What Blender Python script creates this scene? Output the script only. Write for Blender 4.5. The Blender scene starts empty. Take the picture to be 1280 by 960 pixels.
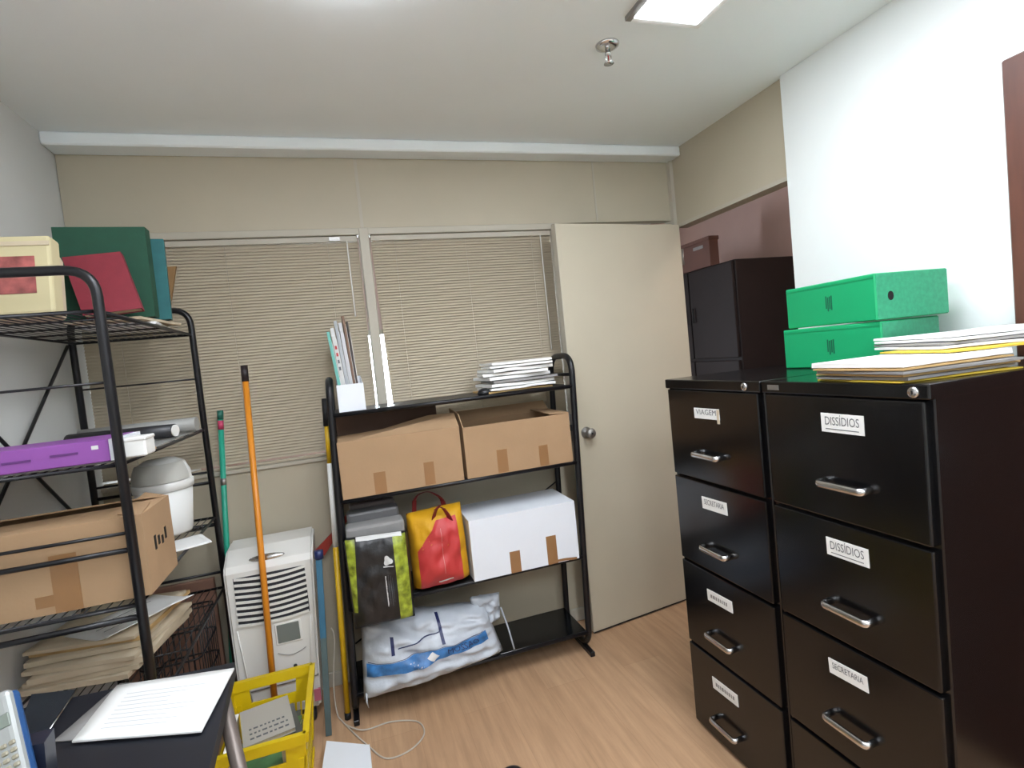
import bpy, bmesh, math, random
from mathutils import Vector, Matrix, noise
random.seed(7)
S = bpy.context.scene
COL = S.collection

# ------------------------------------------------------------------ camera
H_CAM, F_PX = 1.487, 671.6
YAW, PITCH, ROLL = (math.radians(a) for a in (-17.511, -2.976, 5.829))
FW = Vector((-math.sin(YAW)*math.cos(PITCH), math.cos(YAW)*math.cos(PITCH), math.sin(PITCH)))
r0 = Vector((math.cos(YAW), math.sin(YAW), 0)); u0 = r0.cross(FW)
RT = r0*math.cos(ROLL) - u0*math.sin(ROLL)
UP = u0*math.cos(ROLL) + r0*math.sin(ROLL)
CAMP = Vector((0, 0, H_CAM))
cd = bpy.data.cameras.new('camera'); cam = bpy.data.objects.new('camera', cd); COL.objects.link(cam)
m3 = Matrix((RT, UP, -FW)).transposed()
cam.matrix_world = Matrix.Translation(CAMP) @ m3.to_4x4()
cd.sensor_width = 36; cd.sensor_fit = 'HORIZONTAL'; cd.lens = F_PX/1280*36; cd.clip_start = .05
S.camera = cam
def un(px, py, ax, val):
    d = FW + RT*((px-640)/F_PX) + UP*((480-py)/F_PX)
    i = 'xyz'.index(ax)
    return CAMP + d*((val-CAMP[i])/d[i])

# ------------------------------------------------------------------ world, exposure
w = bpy.data.worlds.new('world'); S.world = w; w.use_nodes = True
w.node_tree.nodes['Background'].inputs[0].default_value = (.75, .85, 1, 1)
w.node_tree.nodes['Background'].inputs[1].default_value = .6
vs = S.view_settings
vs.view_transform = 'Standard'; vs.look = 'None'; vs.gamma = 1; vs.use_curve_mapping = False
vs.exposure = 1.93
LAMP = 7.5          # ceiling fixtures
DAY = 9.0           # daylight window of the next room

# ------------------------------------------------------------------ materials
def lin(c):
    return tuple(((v/255)/12.92 if v/255 <= .04045 else ((v/255+.055)/1.055)**2.4) for v in c)
MATS = {}
PURE = ('ceiling_paint', 'cool_white_paint', 'white_paint', 'glass', 'mauve_paint', 'warm_white_plastic', 'white_plastic', 'paper', 'white_card')
def mat(name, rgb, rough=.6, metal=0, var=0., scale=8., bump=0., bscale=60., spec=.5, coat=0, alpha=1, trans=0, emit=0, stretch=None):
    if name in MATS: return MATS[name]
    m = bpy.data.materials.new(name); m.use_nodes = True
    nt = m.node_tree; b = nt.nodes['Principled BSDF']
    c = lin(rgb) if (emit or metal >= .8 or name in PURE) else tuple(v*.76 for v in lin(rgb))
    b.inputs['Base Color'].default_value = (*c, 1)
    b.inputs['Roughness'].default_value = rough; b.inputs['Metallic'].default_value = metal
    b.inputs['Specular IOR Level'].default_value = spec
    b.inputs['Coat Weight'].default_value = coat
    b.inputs['Alpha'].default_value = alpha
    b.inputs['Transmission Weight'].default_value = trans
    if emit:
        b.inputs['Emission Color'].default_value = (*c, 1); b.inputs['Emission Strength'].default_value = emit
    tc = nt.nodes.new('ShaderNodeTexCoord'); src = tc.outputs['Object']
    if stretch:
        mp = nt.nodes.new('ShaderNodeMapping'); mp.inputs['Scale'].default_value = stretch
        nt.links.new(src, mp.inputs[0]); src = mp.outputs[0]
    if var:
        n = nt.nodes.new('ShaderNodeTexNoise'); n.inputs['Scale'].default_value = scale; n.inputs['Detail'].default_value = 5
        nt.links.new(src, n.inputs['Vector'])
        r = nt.nodes.new('ShaderNodeValToRGB')
        r.color_ramp.elements[0].position = .3; r.color_ramp.elements[1].position = .7
        r.color_ramp.elements[0].color = (*[v*(1-var) for v in c], 1)
        r.color_ramp.elements[1].color = (*[min(1, v*(1+var)) for v in c], 1)
        nt.links.new(n.outputs['Fac'], r.inputs[0]); nt.links.new(r.outputs[0], b.inputs['Base Color'])
    if bump:
        n2 = nt.nodes.new('ShaderNodeTexNoise'); n2.inputs['Scale'].default_value = bscale; n2.inputs['Detail'].default_value = 3
        nt.links.new(src, n2.inputs['Vector'])
        bp = nt.nodes.new('ShaderNodeBump'); bp.inputs['Strength'].default_value = bump; bp.inputs['Distance'].default_value = .01
        nt.links.new(n2.outputs['Fac'], bp.inputs['Height']); nt.links.new(bp.outputs[0], b.inputs['Normal'])
    MATS[name] = m
    return m

def floor_material():
    m = bpy.data.materials.new('laminate'); m.use_nodes = True; nt = m.node_tree; b = nt.nodes['Principled BSDF']
    tc = nt.nodes.new('ShaderNodeTexCoord')
    rot = nt.nodes.new('ShaderNodeMapping'); rot.inputs['Rotation'].default_value = (0, 0, math.pi/2)
    nt.links.new(tc.outputs['Object'], rot.inputs[0])
    br = nt.nodes.new('ShaderNodeTexBrick')
    for k, v in (('Scale', 1), ('Mortar Size', .0012), ('Mortar Smooth', .3), ('Brick Width', 1.25), ('Row Height', .19), ('Bias', 0)):
        br.inputs[k].default_value = v
    br.offset = .37
    br.inputs['Color1'].default_value = (*lin((194, 158, 124)), 1); br.inputs['Color2'].default_value = (*lin((187, 150, 116)), 1)
    br.inputs['Mortar'].default_value = (*lin((174, 138, 106)), 1)
    nt.links.new(rot.outputs[0], br.inputs['Vector'])
    mp = nt.nodes.new('ShaderNodeMapping'); mp.inputs['Scale'].default_value = (16, 1.2, 1)
    nt.links.new(tc.outputs['Object'], mp.inputs[0])
    n = nt.nodes.new('ShaderNodeTexNoise'); n.inputs['Scale'].default_value = 2.2; n.inputs['Detail'].default_value = 8; n.inputs['Roughness'].default_value = .65
    nt.links.new(mp.outputs[0], n.inputs['Vector'])
    rp = nt.nodes.new('ShaderNodeValToRGB'); rp.color_ramp.elements[0].position = .35; rp.color_ramp.elements[1].position = .7
    rp.color_ramp.elements[0].color = (.80, .78, .76, 1); rp.color_ramp.elements[1].color = (1.06, 1.06, 1.06, 1)
    nt.links.new(n.outputs['Fac'], rp.inputs[0])
    mx = nt.nodes.new('ShaderNodeMix'); mx.data_type = 'RGBA'; mx.blend_type = 'MULTIPLY'; mx.inputs[0].default_value = 1
    nt.links.new(br.outputs['Color'], mx.inputs[6]); nt.links.new(rp.outputs[0], mx.inputs[7])
    nt.links.new(mx.outputs[2], b.inputs['Base Color'])
    b.inputs['Roughness'].default_value = .42
    return m

M_floor = floor_material()
M_ceil = mat('ceiling_paint', (238, 244, 245), .9, var=.01, scale=3)
M_wall_l = mat('cool_white_paint', (205, 205, 201), .85, var=.02, scale=4)
M_wall_w = mat('white_paint', (226, 230, 228), .8, var=.015, scale=4)
M_panel = mat('beige_laminate', (203, 193, 170), .55, var=.02, scale=5, bump=.03, bscale=200)
M_alu = mat('beige_aluminium', (204, 197, 180), .5)
M_slat = mat('beige_slat', (200, 187, 164), .55)
M_door = mat('door_laminate', (216, 207, 184), .5, var=.02, scale=5, bump=.03, bscale=220)
M_pink = mat('mauve_paint', (196, 168, 160), .8, var=.03)
M_brown = mat('brown_wood', (98, 58, 44), .45, var=.15, scale=6, stretch=(8, 8, 1))
M_blackmetal = mat('black_enamel', (13, 13, 15), .2, .0, spec=.5, var=.1, scale=5)
M_rack = mat('black_powder_coat', (26, 26, 30), .35, .2)
M_glass_black = mat('black_gloss_board', (18, 20, 22), .12)
M_chrome = mat('chrome', (205, 205, 205), .2, 1)
M_steel = mat('dull_steel', (150, 148, 144), .4, .8)
M_card = mat('cardboard', (188, 153, 116), .8, var=.06, scale=5, bump=.05, bscale=80)
M_card_d = mat('cardboard_inside', (150, 116, 84), .85, var=.06)
M_tape = mat('packing_tape', (165, 122, 80), .35, var=.05)
M_white = mat('white_plastic', (228, 228, 224), .4)
M_wcard = mat('white_card', (226, 230, 236), .7, var=.015)
M_paper = mat('paper', (235, 235, 232), .8, var=.02, scale=20)
M_paper_c = mat('cream_paper', (222, 205, 176), .8, var=.05, scale=20)
M_paper_g = mat('grey_paper', (160, 158, 156), .8, var=.05, scale=20)
M_manila = mat('manila', (214, 178, 120), .8, var=.05)
M_yel_f = mat('yellow_folder', (238, 205, 70), .6)
M_ink = mat('grey_ink', (110, 112, 116), .8)
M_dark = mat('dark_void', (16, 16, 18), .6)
M_glass = mat('glass', (245, 248, 248), .02, trans=1, spec=.5)

# ------------------------------------------------------------------ mesh helpers
POS = {}
def NB(): return bmesh.new()
def _merge(bm, t):
    me = bpy.data.meshes.new('t'); t.to_mesh(me); t.free(); bm.from_mesh(me); bpy.data.meshes.remove(me)
def box(bm, x0, x1, y0, y1, z0, z1, bev=0, M=None, seg=1):
    t = bmesh.new()
    bmesh.ops.create_cube(t, size=1)
    for v in t.verts:
        v.co = Vector((x0+(v.co.x+.5)*(x1-x0), y0+(v.co.y+.5)*(y1-y0), z0+(v.co.z+.5)*(z1-z0)))
    if bev: bmesh.ops.bevel(t, geom=list(t.edges), offset=bev, segments=seg, affect='EDGES', profile=.5)
    if M is not None: t.transform(M)
    _merge(bm, t); return bm
def Rz(a, c): return Matrix.Translation(c) @ Matrix.Rotation(math.radians(a), 4, 'Z') @ Matrix.Translation(-Vector(c))
def Rax(a, ax, c): return Matrix.Translation(c) @ Matrix.Rotation(math.radians(a), 4, ax) @ Matrix.Translation(-Vector(c))
def rounded(pts, rad, n=6, closed=False):
    pts = [Vector(p) for p in pts]; out = []; N = len(pts)
    for i, p in enumerate(pts):
        if not closed and i in (0, N-1): out.append(p); continue
        a = pts[i-1]; b = pts[(i+1) % N]
        da = (a-p).normalized(); db = (b-p).normalized()
        s = p+da*rad; e = p+db*rad
        for k in range(n+1):
            t = k/n; out.append(s*(1-t)**2 + p*2*t*(1-t) + e*t*t)
    return out
def tube(bm, pts, r, seg=8, closed=False, caps=True, smooth=True):
    pts = [Vector(p) for p in pts]; N = len(pts); rings = []
    nrm = None
    for i, p in enumerate(pts):
        if closed: tan = (pts[(i+1) % N]-pts[i-1])
        else: tan = pts[min(i+1, N-1)]-pts[max(i-1, 0)]
        tan.normalize()
        if nrm is None:
            nrm = tan.orthogonal().normalized()
        else:
            nrm = (nrm - tan*nrm.dot(tan)).normalized()
        bi = tan.cross(nrm)
        rr = r[i] if isinstance(r, (list, tuple)) else r
        rings.append([bm.verts.new(p+(nrm*math.cos(2*math.pi*k/seg)+bi*math.sin(2*math.pi*k/seg))*rr) for k in range(seg)])
    for i in range(N if closed else N-1):
        A, B = rings[i], rings[(i+1) % N]
        off = 0
        if closed and i == N-1:
            off = min(range(seg), key=lambda o: (A[0].co-B[o].co).length)
        for k in range(seg):
            f = bm.faces.new((A[k], A[(k+1) % seg], B[(k+1+off) % seg], B[(k+off) % seg])); f.smooth = smooth
    if not closed and caps:
        bm.faces.new(rings[0][::-1]); bm.faces.new(rings[-1])
    return bm
def lathe(bm, prof, c, seg=24, M=None, smooth=True):
    t = bmesh.new(); rings = []
    for r, z in prof:
        if r < 1e-5: rings.append([t.verts.new((0, 0, z))])
        else: rings.append([t.verts.new((r*math.cos(2*math.pi*k/seg), r*math.sin(2*math.pi*k/seg), z)) for k in range(seg)])
    for A, B in zip(rings, rings[1:]):
        for k in range(seg):
            k2 = (k+1) % seg
            if len(A) == 1 and len(B) == 1: continue
            if len(A) == 1: f = t.faces.new((A[0], B[k2], B[k]))
            elif len(B) == 1: f = t.faces.new((A[k], A[k2], B[0]))
            else: f = t.faces.new((A[k], A[k2], B[k2], B[k]))
            f.smooth = smooth
    if M is not None: t.transform(M)
    t.transform(Matrix.Translation(c)); _merge(bm, t); return bm
def prism(bm, poly, d):
    """closed polygon of 3D points extruded by vector d"""
    d = Vector(d); a = [bm.verts.new(Vector(p)) for p in poly]; b = [bm.verts.new(Vector(p)+d) for p in poly]
    n = len(a); bm.faces.new(a[::-1]); bm.faces.new(b)
    for i in range(n): bm.faces.new((a[i], a[(i+1) % n], b[(i+1) % n], b[i]))
    bmesh.ops.recalc_face_normals(bm, faces=list(bm.faces))
    return bm
def patch(bm, f, u0, u1, v0, v1, nu=16, nv=16, smooth=True):
    g = [[bm.verts.new(f(u0+(u1-u0)*i/nu, v0+(v1-v0)*j/nv)) for j in range(nv+1)] for i in range(nu+1)]
    for i in range(nu):
        for j in range(nv):
            fc = bm.faces.new((g[i][j], g[i+1][j], g[i+1][j+1], g[i][j+1])); fc.smooth = smooth
    return g
def bar(bm, a, b, wd, th, up=(0, 0, 1)):
    """rectangular bar from a to b"""
    a = Vector(a); b = Vector(b); d = (b-a).normalized(); s = d.cross(Vector(up)).normalized(); u = s.cross(d)
    p = [a+s*wd/2*i+u*th/2*j for i, j in ((-1, -1), (1, -1), (1, 1), (-1, 1))]
    q = [x+(b-a) for x in p]
    A = [bm.verts.new(x) for x in p]; B = [bm.verts.new(x) for x in q]
    bm.faces.new(A[::-1]); bm.faces.new(B)
    for i in range(4): bm.faces.new((A[i], A[(i+1) % 4], B[(i+1) % 4], B[i]))
    return bm
def tag(o, label=None, cat=None, group=None, kind=None):
    if label: o['label'] = label
    if cat: o['category'] = cat
    if group: o['group'] = group
    if kind: o['kind'] = kind
    return o
def empty(name, loc, label, cat, group=None, kind=None):
    o = bpy.data.objects.new(name, None); COL.objects.link(o); o.location = loc; o.empty_display_size = .1
    POS[o] = Vector(loc)
    return tag(o, label, cat, group, kind)
def obj(name, bm, m, parent=None, label=None, cat=None, group=None, kind=None, recalc=True):
    if recalc: bmesh.ops.recalc_face_normals(bm, faces=list(bm.faces))
    xs = [v.co for v in bm.verts]
    lo = Vector([min(c[i] for c in xs) for i in range(3)]); hi = Vector([max(c[i] for c in xs) for i in range(3)])
    c = (lo+hi)/2
    if parent is None: c.z = lo.z
    bm.transform(Matrix.Translation(-c))
    me = bpy.data.meshes.new(name); bm.to_mesh(me); bm.free()
    for mm in (m if isinstance(m, (list, tuple)) else [m]): me.materials.append(mm)
    o = bpy.data.objects.new(name, me); COL.objects.link(o)
    POS[o] = c
    if parent is not None:
        o.parent = parent; o.location = c-POS[parent]
    else: o.location = c
    return tag(o, label, cat, group, kind)
def pbox(name, m, parent, *a, **k):
    lb = k.pop('label', None); kd = k.pop('kind', None)
    return obj(name, box(NB(), *a, **k), m, parent, label=lb, kind=kd)
def text_geo(body, size):
    cu = bpy.data.curves.new('t', 'FONT'); cu.body = body; cu.size = size; cu.align_x = 'CENTER'; cu.align_y = 'CENTER'; cu.resolution_u = 3
    o = bpy.data.objects.new('t', cu); COL.objects.link(o)
    bpy.context.view_layer.update()
    dg = bpy.context.evaluated_depsgraph_get()
    me = bpy.data.meshes.new_from_object(o.evaluated_get(dg))
    vs_ = [v.co.copy() for v in me.vertices]; fs = [tuple(p.vertices) for p in me.polygons]
    bpy.data.objects.remove(o); bpy.data.curves.remove(cu); bpy.data.meshes.remove(me)
    return vs_, fs
def text_on(bm, body, size, f):
    """letters with each outline point sent through f(x, y)"""
    v, fs = text_geo(body, size)
    V = [bm.verts.new(f(p.x, p.y)) for p in v]
    for q in fs:
        try: bm.faces.new([V[i] for i in q])
        except ValueError: pass
    return bm

# ------------------------------------------------------------------ dimensions of the room
XL, XR, YB, ZC = -1.013, 1.925, 2.69, 2.549
ZP, YS = 2.497, 2.579
ZT, ZS = 2.15, 1.097
YF = -2.4
XW = 1.905                     # face of the white wall
XH = 2.82                      # wall of the passage beyond
YN = 4.3                       # far wall of the next room

# ------------------------------------------------------------------ structure
obj('floor', box(NB(), XL-.1, XH+.1, YF-.1, YN+.1, -.08, 0), M_floor, None, 'light wood laminate floor of the storage room', 'floor', kind='structure')
obj('ceiling', box(NB(), XL-.1, XH+.1, YF-.1, YN+.1, ZC, ZC+.08), M_ceil, None, 'plain pale grey ceiling', 'ceiling', kind='structure')
obj('trim_1', box(NB(), XL, XR, YS, YB, ZP, ZC, bev=.006), M_ceil, None, 'pale dropped strip along the ceiling above the beige partition', 'trim', kind='structure')
obj('wall_left', box(NB(), XL-.1, XL, YF-.1, YN+.1, 0, ZC), M_wall_l, None, 'cool white painted wall behind the tall left rack', 'wall', kind='structure')
obj('wall_front', box(NB(), XL, XH, YF-.1, YF, 0, ZC), M_wall_w, None, 'plain wall behind the viewer', 'wall', kind='structure')
obj('wall_right', box(NB(), XW, XW+.14, YF, 1.848, 0, ZC), M_wall_w, None, 'bright white wall above the filing cabinets', 'wall', kind='structure')
obj('wall_passage', box(NB(), XH, XH+.1, YF, YN+.1, 0, ZC), M_pink, None, 'mauve wall seen through the open doorway', 'wall', kind='structure')
obj('wall_far', box(NB(), XL, XH, YN, YN+.1, 0, ZC), M_pink, None, 'wall of the next room behind the blinds', 'wall', kind='structure')

# header partition over the doorway
t = empty('wall_header', (XR, 2.27, 2.13), 'beige partition panel above the open doorway', 'wall', kind='structure')
pbox('panel', M_panel, t, XR, XR+.06, 1.86, YB-.03, 2.137, ZC)
pbox('door_head', M_alu, t, XR-.008, XR+.068, 1.86, YB-.03, 2.118, 2.137)
pbox('jamb', M_alu, t, XR-.004, XR+.066, 1.845, 1.862, 0, 2.137)

# back partition: panels, mullions, rails
t = empty('wall_back', (.45, YB, 0), 'beige office partition with blinds behind the racks', 'wall', kind='structure')
SEAM = [XL, .18, 1.434, XR]
for a, b in zip(SEAM, SEAM[1:]):
    pbox('panel', M_panel, t, a+.003, b-.003, YB, YB+.06, ZT+.02, ZC)
for a, b in ((XL, .175), (.181, 1.17), (1.176, 1.434), (1.44, XR)):
    pbox('panel', M_panel, t, a, b, YB, YB+.06, 0, ZS-.012)
pbox('panel', M_panel, t, 1.20, XR, YB, YB+.06, ZS, ZT)
pbox('mullion', M_alu, t, .158, .204, YB-.012, YB+.06, ZS-.012, ZT+.02, bev=.004)
pbox('mullion', M_alu, t, 1.155, 1.20, YB-.006, YB+.06, ZS-.012, ZT+.02, bev=.004)
pbox('seam_strip', M_alu, t, .172, .186, YB-.003, YB+.01, ZT+.02, ZP)
pbox('seam_strip', M_alu, t, 1.429, 1.439, YB-.002, YB+.01, ZT+.02, ZP)
pbox('seam_strip', M_alu, t, .173, .183, YB-.003, YB+.01, .07, ZS-.012)
pbox('rail', M_alu, t, XL, 1.2, YB-.006, YB+.06, ZT-.012, ZT+.02, bev=.003)
pbox('sill', M_alu, t, XL, 1.2, YB-.012, YB+.06, ZS-.012, ZS+.006, bev=.003)
pbox('skirting', M_alu, t, XL, XR, YB-.01, YB+.01, 0, .07, bev=.003)
pbox('corner_post', M_alu, t, XR-.02, XR, YB-.03, YB+.06, 0, ZC)

for n, (a, b) in enumerate(((XL, .158), (.204, 1.155)), 1):
    wd = empty('window_%d' % n, ((a+b)/2, YB+.045, ZS), ['wide interior window behind the left blind', 'interior window behind the right blind and door'][n-1], 'window', kind='structure')
    pbox('pane', M_glass, wd, a, b, YB+.046, YB+.050, ZS, ZT-.01)
def blind(x0, x1, label, lean=0.):
    t = empty('venetian_blind', ((x0+x1)/2, YB+.02, ZS), label, 'blind', 'blinds in the back partition')
    pbox('head_rail', M_alu, t, x0, x1, YB+.008, YB+.032, ZT-.04, ZT-.014, bev=.002)
    pbox('bottom_rail', M_slat, t, x0+lean, x1, YB+.012, YB+.028, ZS+.0065, ZS+.02, bev=.003)
    bm = NB(); z = ZT-.048; pitch = .0138; n = int((z-ZS-.022)/pitch)
    for i in range(n):
        zz = z-i*pitch; xa = x0+lean*(i/n); j = random.uniform(-.0006, .0006)
        pr = [(-.0062, -.0074), (-.0010, -.0030), (.0030, .0024), (.0060, .0082)]
        g = [[bm.verts.new((x, YB+.020-dy+j, zz-dz)) for dy, dz in pr] for x in (xa, x1)]
        for k in range(3):
            f = bm.faces.new((g[0][k], g[1][k], g[1][k+1], g[0][k+1])); f.smooth = True
    obj('slats', bm, M_slat, t, kind='stuff', recalc=False)
    for fx in (.12, .5, .88):
        x = x0+(x1-x0)*fx
        obj('ladder_cord', tube(NB(), [(x, YB+.010, ZT-.04), (x, YB+.010, ZS+.015)], .0009, 5), M_alu, t)
    return t
bl = blind(XL+.002, .150, 'beige slatted blind behind the left rack and air cooler')
obj('tilt_wand', tube(NB(), [(.10, YB+.002, ZT-.04), (.10, YB-.002, 1.75)], .003, 6), M_white, bl)
pbox('bracket', M_steel, bl, .02, .07, YB+.002, YB+.010, ZT-.036, ZT-.018)
bl = blind(.212, 1.152, 'beige slatted blind behind the middle rack, beside the open door', lean=.022)
obj('tilt_wand', tube(NB(), [(1.09, YB+.002, ZT-.04), (1.09, YB-.002, 1.5)], .003, 6), M_white, bl)

# daylight window of the next room, seen through the gaps beside the mullion
g0 = un(458, 420, 'y', YN-.01); g1 = un(490, 420, 'y', YN-.01)
wd = empty('window_3', ((g0.x+g1.x)/2, YN, 1.0), 'sunlit window of the next room glimpsed beside the mullion', 'window', kind='structure')
M_day = mat('daylight_pane', (235, 244, 255), .5, emit=DAY)
pbox('pane', M_day, wd, g0.x-.35, g0.x+.21, YN-.012, YN-.006, .85, g0.z)
for a in (-.39, .21):
    pbox('frame', M_alu, wd, g0.x+a, g0.x+a+.04, YN-.03, YN-.001, .81, g0.z+.04)
pbox('frame', M_alu, wd, g0.x-.35, g0.x+.21, YN-.03, YN-.001, g0.z, g0.z+.04)
pbox('frame', M_alu, wd, g0.x-.35, g0.x+.21, YN-.03, YN-.001, .81, .85)

# open beige door
hx, hy, lx, ly = 1.900, 2.612, 1.104, 2.514
d = Vector((lx-hx, ly-hy, 0)); L = d.length; d.normalize(); nn = Vector((d.y, -d.x, 0))
if nn.y > 0: nn = -nn                                     # towards the room
t = empty('door_1', (hx, hy, 0), 'open beige door folded back towards the partition', 'door', kind='structure')
def dp(a, b, z): p = Vector((hx, hy, z))+d*a+nn*b; return (p.x, p.y, p.z)
bm = NB(); prism(bm, [dp(0, 0, .012), dp(L, 0, .012), dp(L, -.035, .012), dp(0, -.035, .012)], (0, 0, 2.113))
obj('leaf', bm, M_door, t)
bm = NB(); prism(bm, [dp(L, .001, .012), dp(L+.003, .001, .012), dp(L+.003, -.036, .012), dp(L, -.036, .012)], (0, 0, 2.113))
obj('edge_strip', bm, M_alu, t)
bm = NB(); prism(bm, [dp(.0, .0005, .005), dp(L, .0005, .005), dp(L, -.03, .005), dp(0, -.03, .005)], (0, 0, .006))
obj('door_sweep', bm, M_dark, t)
kp = Vector(dp(L-.065, 0, 1.055)); MK = nn.to_track_quat('Z', 'Y').to_matrix().to_4x4()
kn = obj('knob', lathe(NB(), [(.0, 0), (.03, 0), (.03, .004), (.012, .008), (.011, .028), (.024, .034), (.027, .048), (.022, .058), (0, .061)], kp, 20, MK), M_steel, t)
obj('keyhole', lathe(NB(), [(0, .0605), (.005, .0612), (0, .0625)], kp, 10, MK), M_dark, kn)
bm = NB(); prism(bm, [dp(L+.004, -.005, 1.02), dp(L+.006, -.005, 1.02), dp(L+.006, -.03, 1.02), dp(L+.004, -.03, 1.02)], (0, 0, .14)); obj('latch_plate', bm, M_steel, t)
bm = NB(); prism(bm, [dp(L+.006, -.008, 1.075), dp(L+.03, -.012, 1.075), dp(L+.006, -.026, 1.075)], (0, 0, .03)); obj('latch', bm, M_dark, t)
for z in (.25, 1.05, 1.9):
    obj('hinge', lathe(NB(), [(0, 0), (.007, 0), (.007, .09), (0, .09)], (hx+.008, hy+.0, z), 10), M_steel, t)

# brown door in the white wall, at the right edge
t = empty('door_2', (XW, .58, 0), 'brown wooden door and frame in the white wall at the right edge', 'door', kind='structure')
pbox('frame_side', M_brown, t, XW-.022, XW, .96, 1.052, 0, 2.18, bev=.004)
pbox('frame_side', M_brown, t, XW-.022, XW, .08, .17, 0, 2.18, bev=.004)
pbox('frame_head', M_brown, t, XW-.022, XW, .17, .96, 2.09, 2.18, bev=.004)
pbox('leaf', M_brown, t, XW-.012, XW, .17, .96, .01, 2.09)
obj('handle', tube(NB(), [(XW-.05, .24, 1.03), (XW-.05, .35, 1.03)], .009, 10), M_chrome, t)

# ------------------------------------------------------------------ ceiling fixtures
M_lamp = mat('lamp_diffuser', (240, 246, 255), .5, emit=LAMP)
M_fill_p = mat('passage_fill_diffuser', (255, 240, 225), .5, emit=LAMP*.5)  # glow of the added passage fill panel
def fixture(x0, x1, y0, y1, label, m=None, drop=.05):
    t = empty('ceiling_light', ((x0+x1)/2, (y0+y1)/2, ZC), label, 'ceiling light', 'recessed ceiling lights')
    for a in ((x0-.02, x0, y0-.02, y1+.02), (x1, x1+.02, y0-.02, y1+.02), (x0, x1, y0-.02, y0), (x0, x1, y1, y1+.02)):
        pbox('frame', M_white if a[0] != x0-.02 else M_steel, t, *a, ZC-.014, ZC)
    pbox('diffuser', m or M_lamp, t, x0, x1, y0, y1, ZC-drop, ZC-.002, bev=.006)
    return t
fixture(1.03, 1.272, .33, 1.56, 'long lit ceiling panel near the white wall, cut by the top edge', drop=.018)
fixture(1.045, 1.29, -1.7, -.5, 'added ceiling fill panel behind the viewer, on the white wall side')  # unseen panel, added so more bounce light reaches the ceiling
fixture(-.02, .225, -1.7, -.5, 'added ceiling fill panel behind the viewer, on the tall rack side')  # second unseen panel, added for the same bounce light
fixture(2.3, 2.5, .6, 1.7, 'added fill panel on the passage ceiling beyond the white wall', M_fill_p)  # unseen panel, added to brighten the mauve passage wall
fixture(-.02, .225, .30, 1.48, 'lit ceiling panel just above the top edge, left of the sprinkler')

p = un(759, 56, 'z', ZC)
t = empty('fire_sprinkler', (p.x, p.y, ZC), 'chrome fire sprinkler head on the ceiling', 'sprinkler')
obj('escutcheon', lathe(NB(), [(0, 0), (.042, 0), (.040, -.006), (.026, -.012), (.014, -.012), (0, -.012)], (p.x, p.y, ZC), 28), M_chrome, t)
obj('body', lathe(NB(), [(.009, -.01), (.009, -.028), (.011, -.028), (.011, -.034), (.006, -.038), (0, -.038)], (p.x, p.y, ZC), 14), M_chrome, t)
for s in (-1, 1):
    obj('frame_arm', tube(NB(), [(p.x+s*.009, p.y, ZC-.034), (p.x+s*.012, p.y, ZC-.048), (p.x+s*.004, p.y, ZC-.062)], .0022, 6), M_chrome, t)
obj('bulb', tube(NB(), [(p.x, p.y, ZC-.038), (p.x, p.y, ZC-.060)], .0025, 8), mat('red_glass', (150, 40, 40), .2), t)
bm = NB(); lathe(bm, [(0, -.062), (.017, -.063), (.018, -.066), (0, -.067)], (p.x, p.y, ZC), 16); obj('deflector', bm, M_chrome, t)

# ------------------------------------------------------------------ passage cabinet beyond the doorway
M_bcab = mat('dark_brown_cabinet', (36, 28, 28), .6, var=.1, spec=.25)
t = empty('tall_cabinet', (2.55, 2.9, 0), 'tall dark cabinet standing beyond the open doorway', 'cabinet')
pbox('carcass', M_bcab, t, 2.32, 2.79, 2.68, 3.55, 0, 1.93, bev=.004)
for k in range(2):
    y0 = 2.69+k*.43
    for z0, z1 in ((.06, 1.32), (1.34, 1.92)):
        dd = pbox('door', M_bcab, t, 2.30, 2.32, y0, y0+.42, z0, z1, bev=.003)
        hyy = y0+(.38 if k == 0 else .04)
        obj('handle', tube(NB(), [(2.285, hyy, (z0+z1)/2-.05), (2.285, hyy, (z0+z1)/2+.05)], .005, 8), M_dark, dd)
M_bbox = mat('brown_archive_card', (112, 76, 66), .7, var=.08)
t = empty('archive_box', (2.35, 3.05, 1.93), 'small brown archive box on the tall dark cabinet', 'box')
pbox('body', M_bbox, t, 2.315, 2.385, 2.89, 3.20, 1.93, 2.10, bev=.003)
pbox('label_card', M_paper_g, t, 2.312, 2.315, 2.95, 3.05, 2.055, 2.075)
pbox('lid', M_bbox, t, 2.31, 2.39, 2.885, 3.205, 2.095, 2.12, bev=.003)

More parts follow.
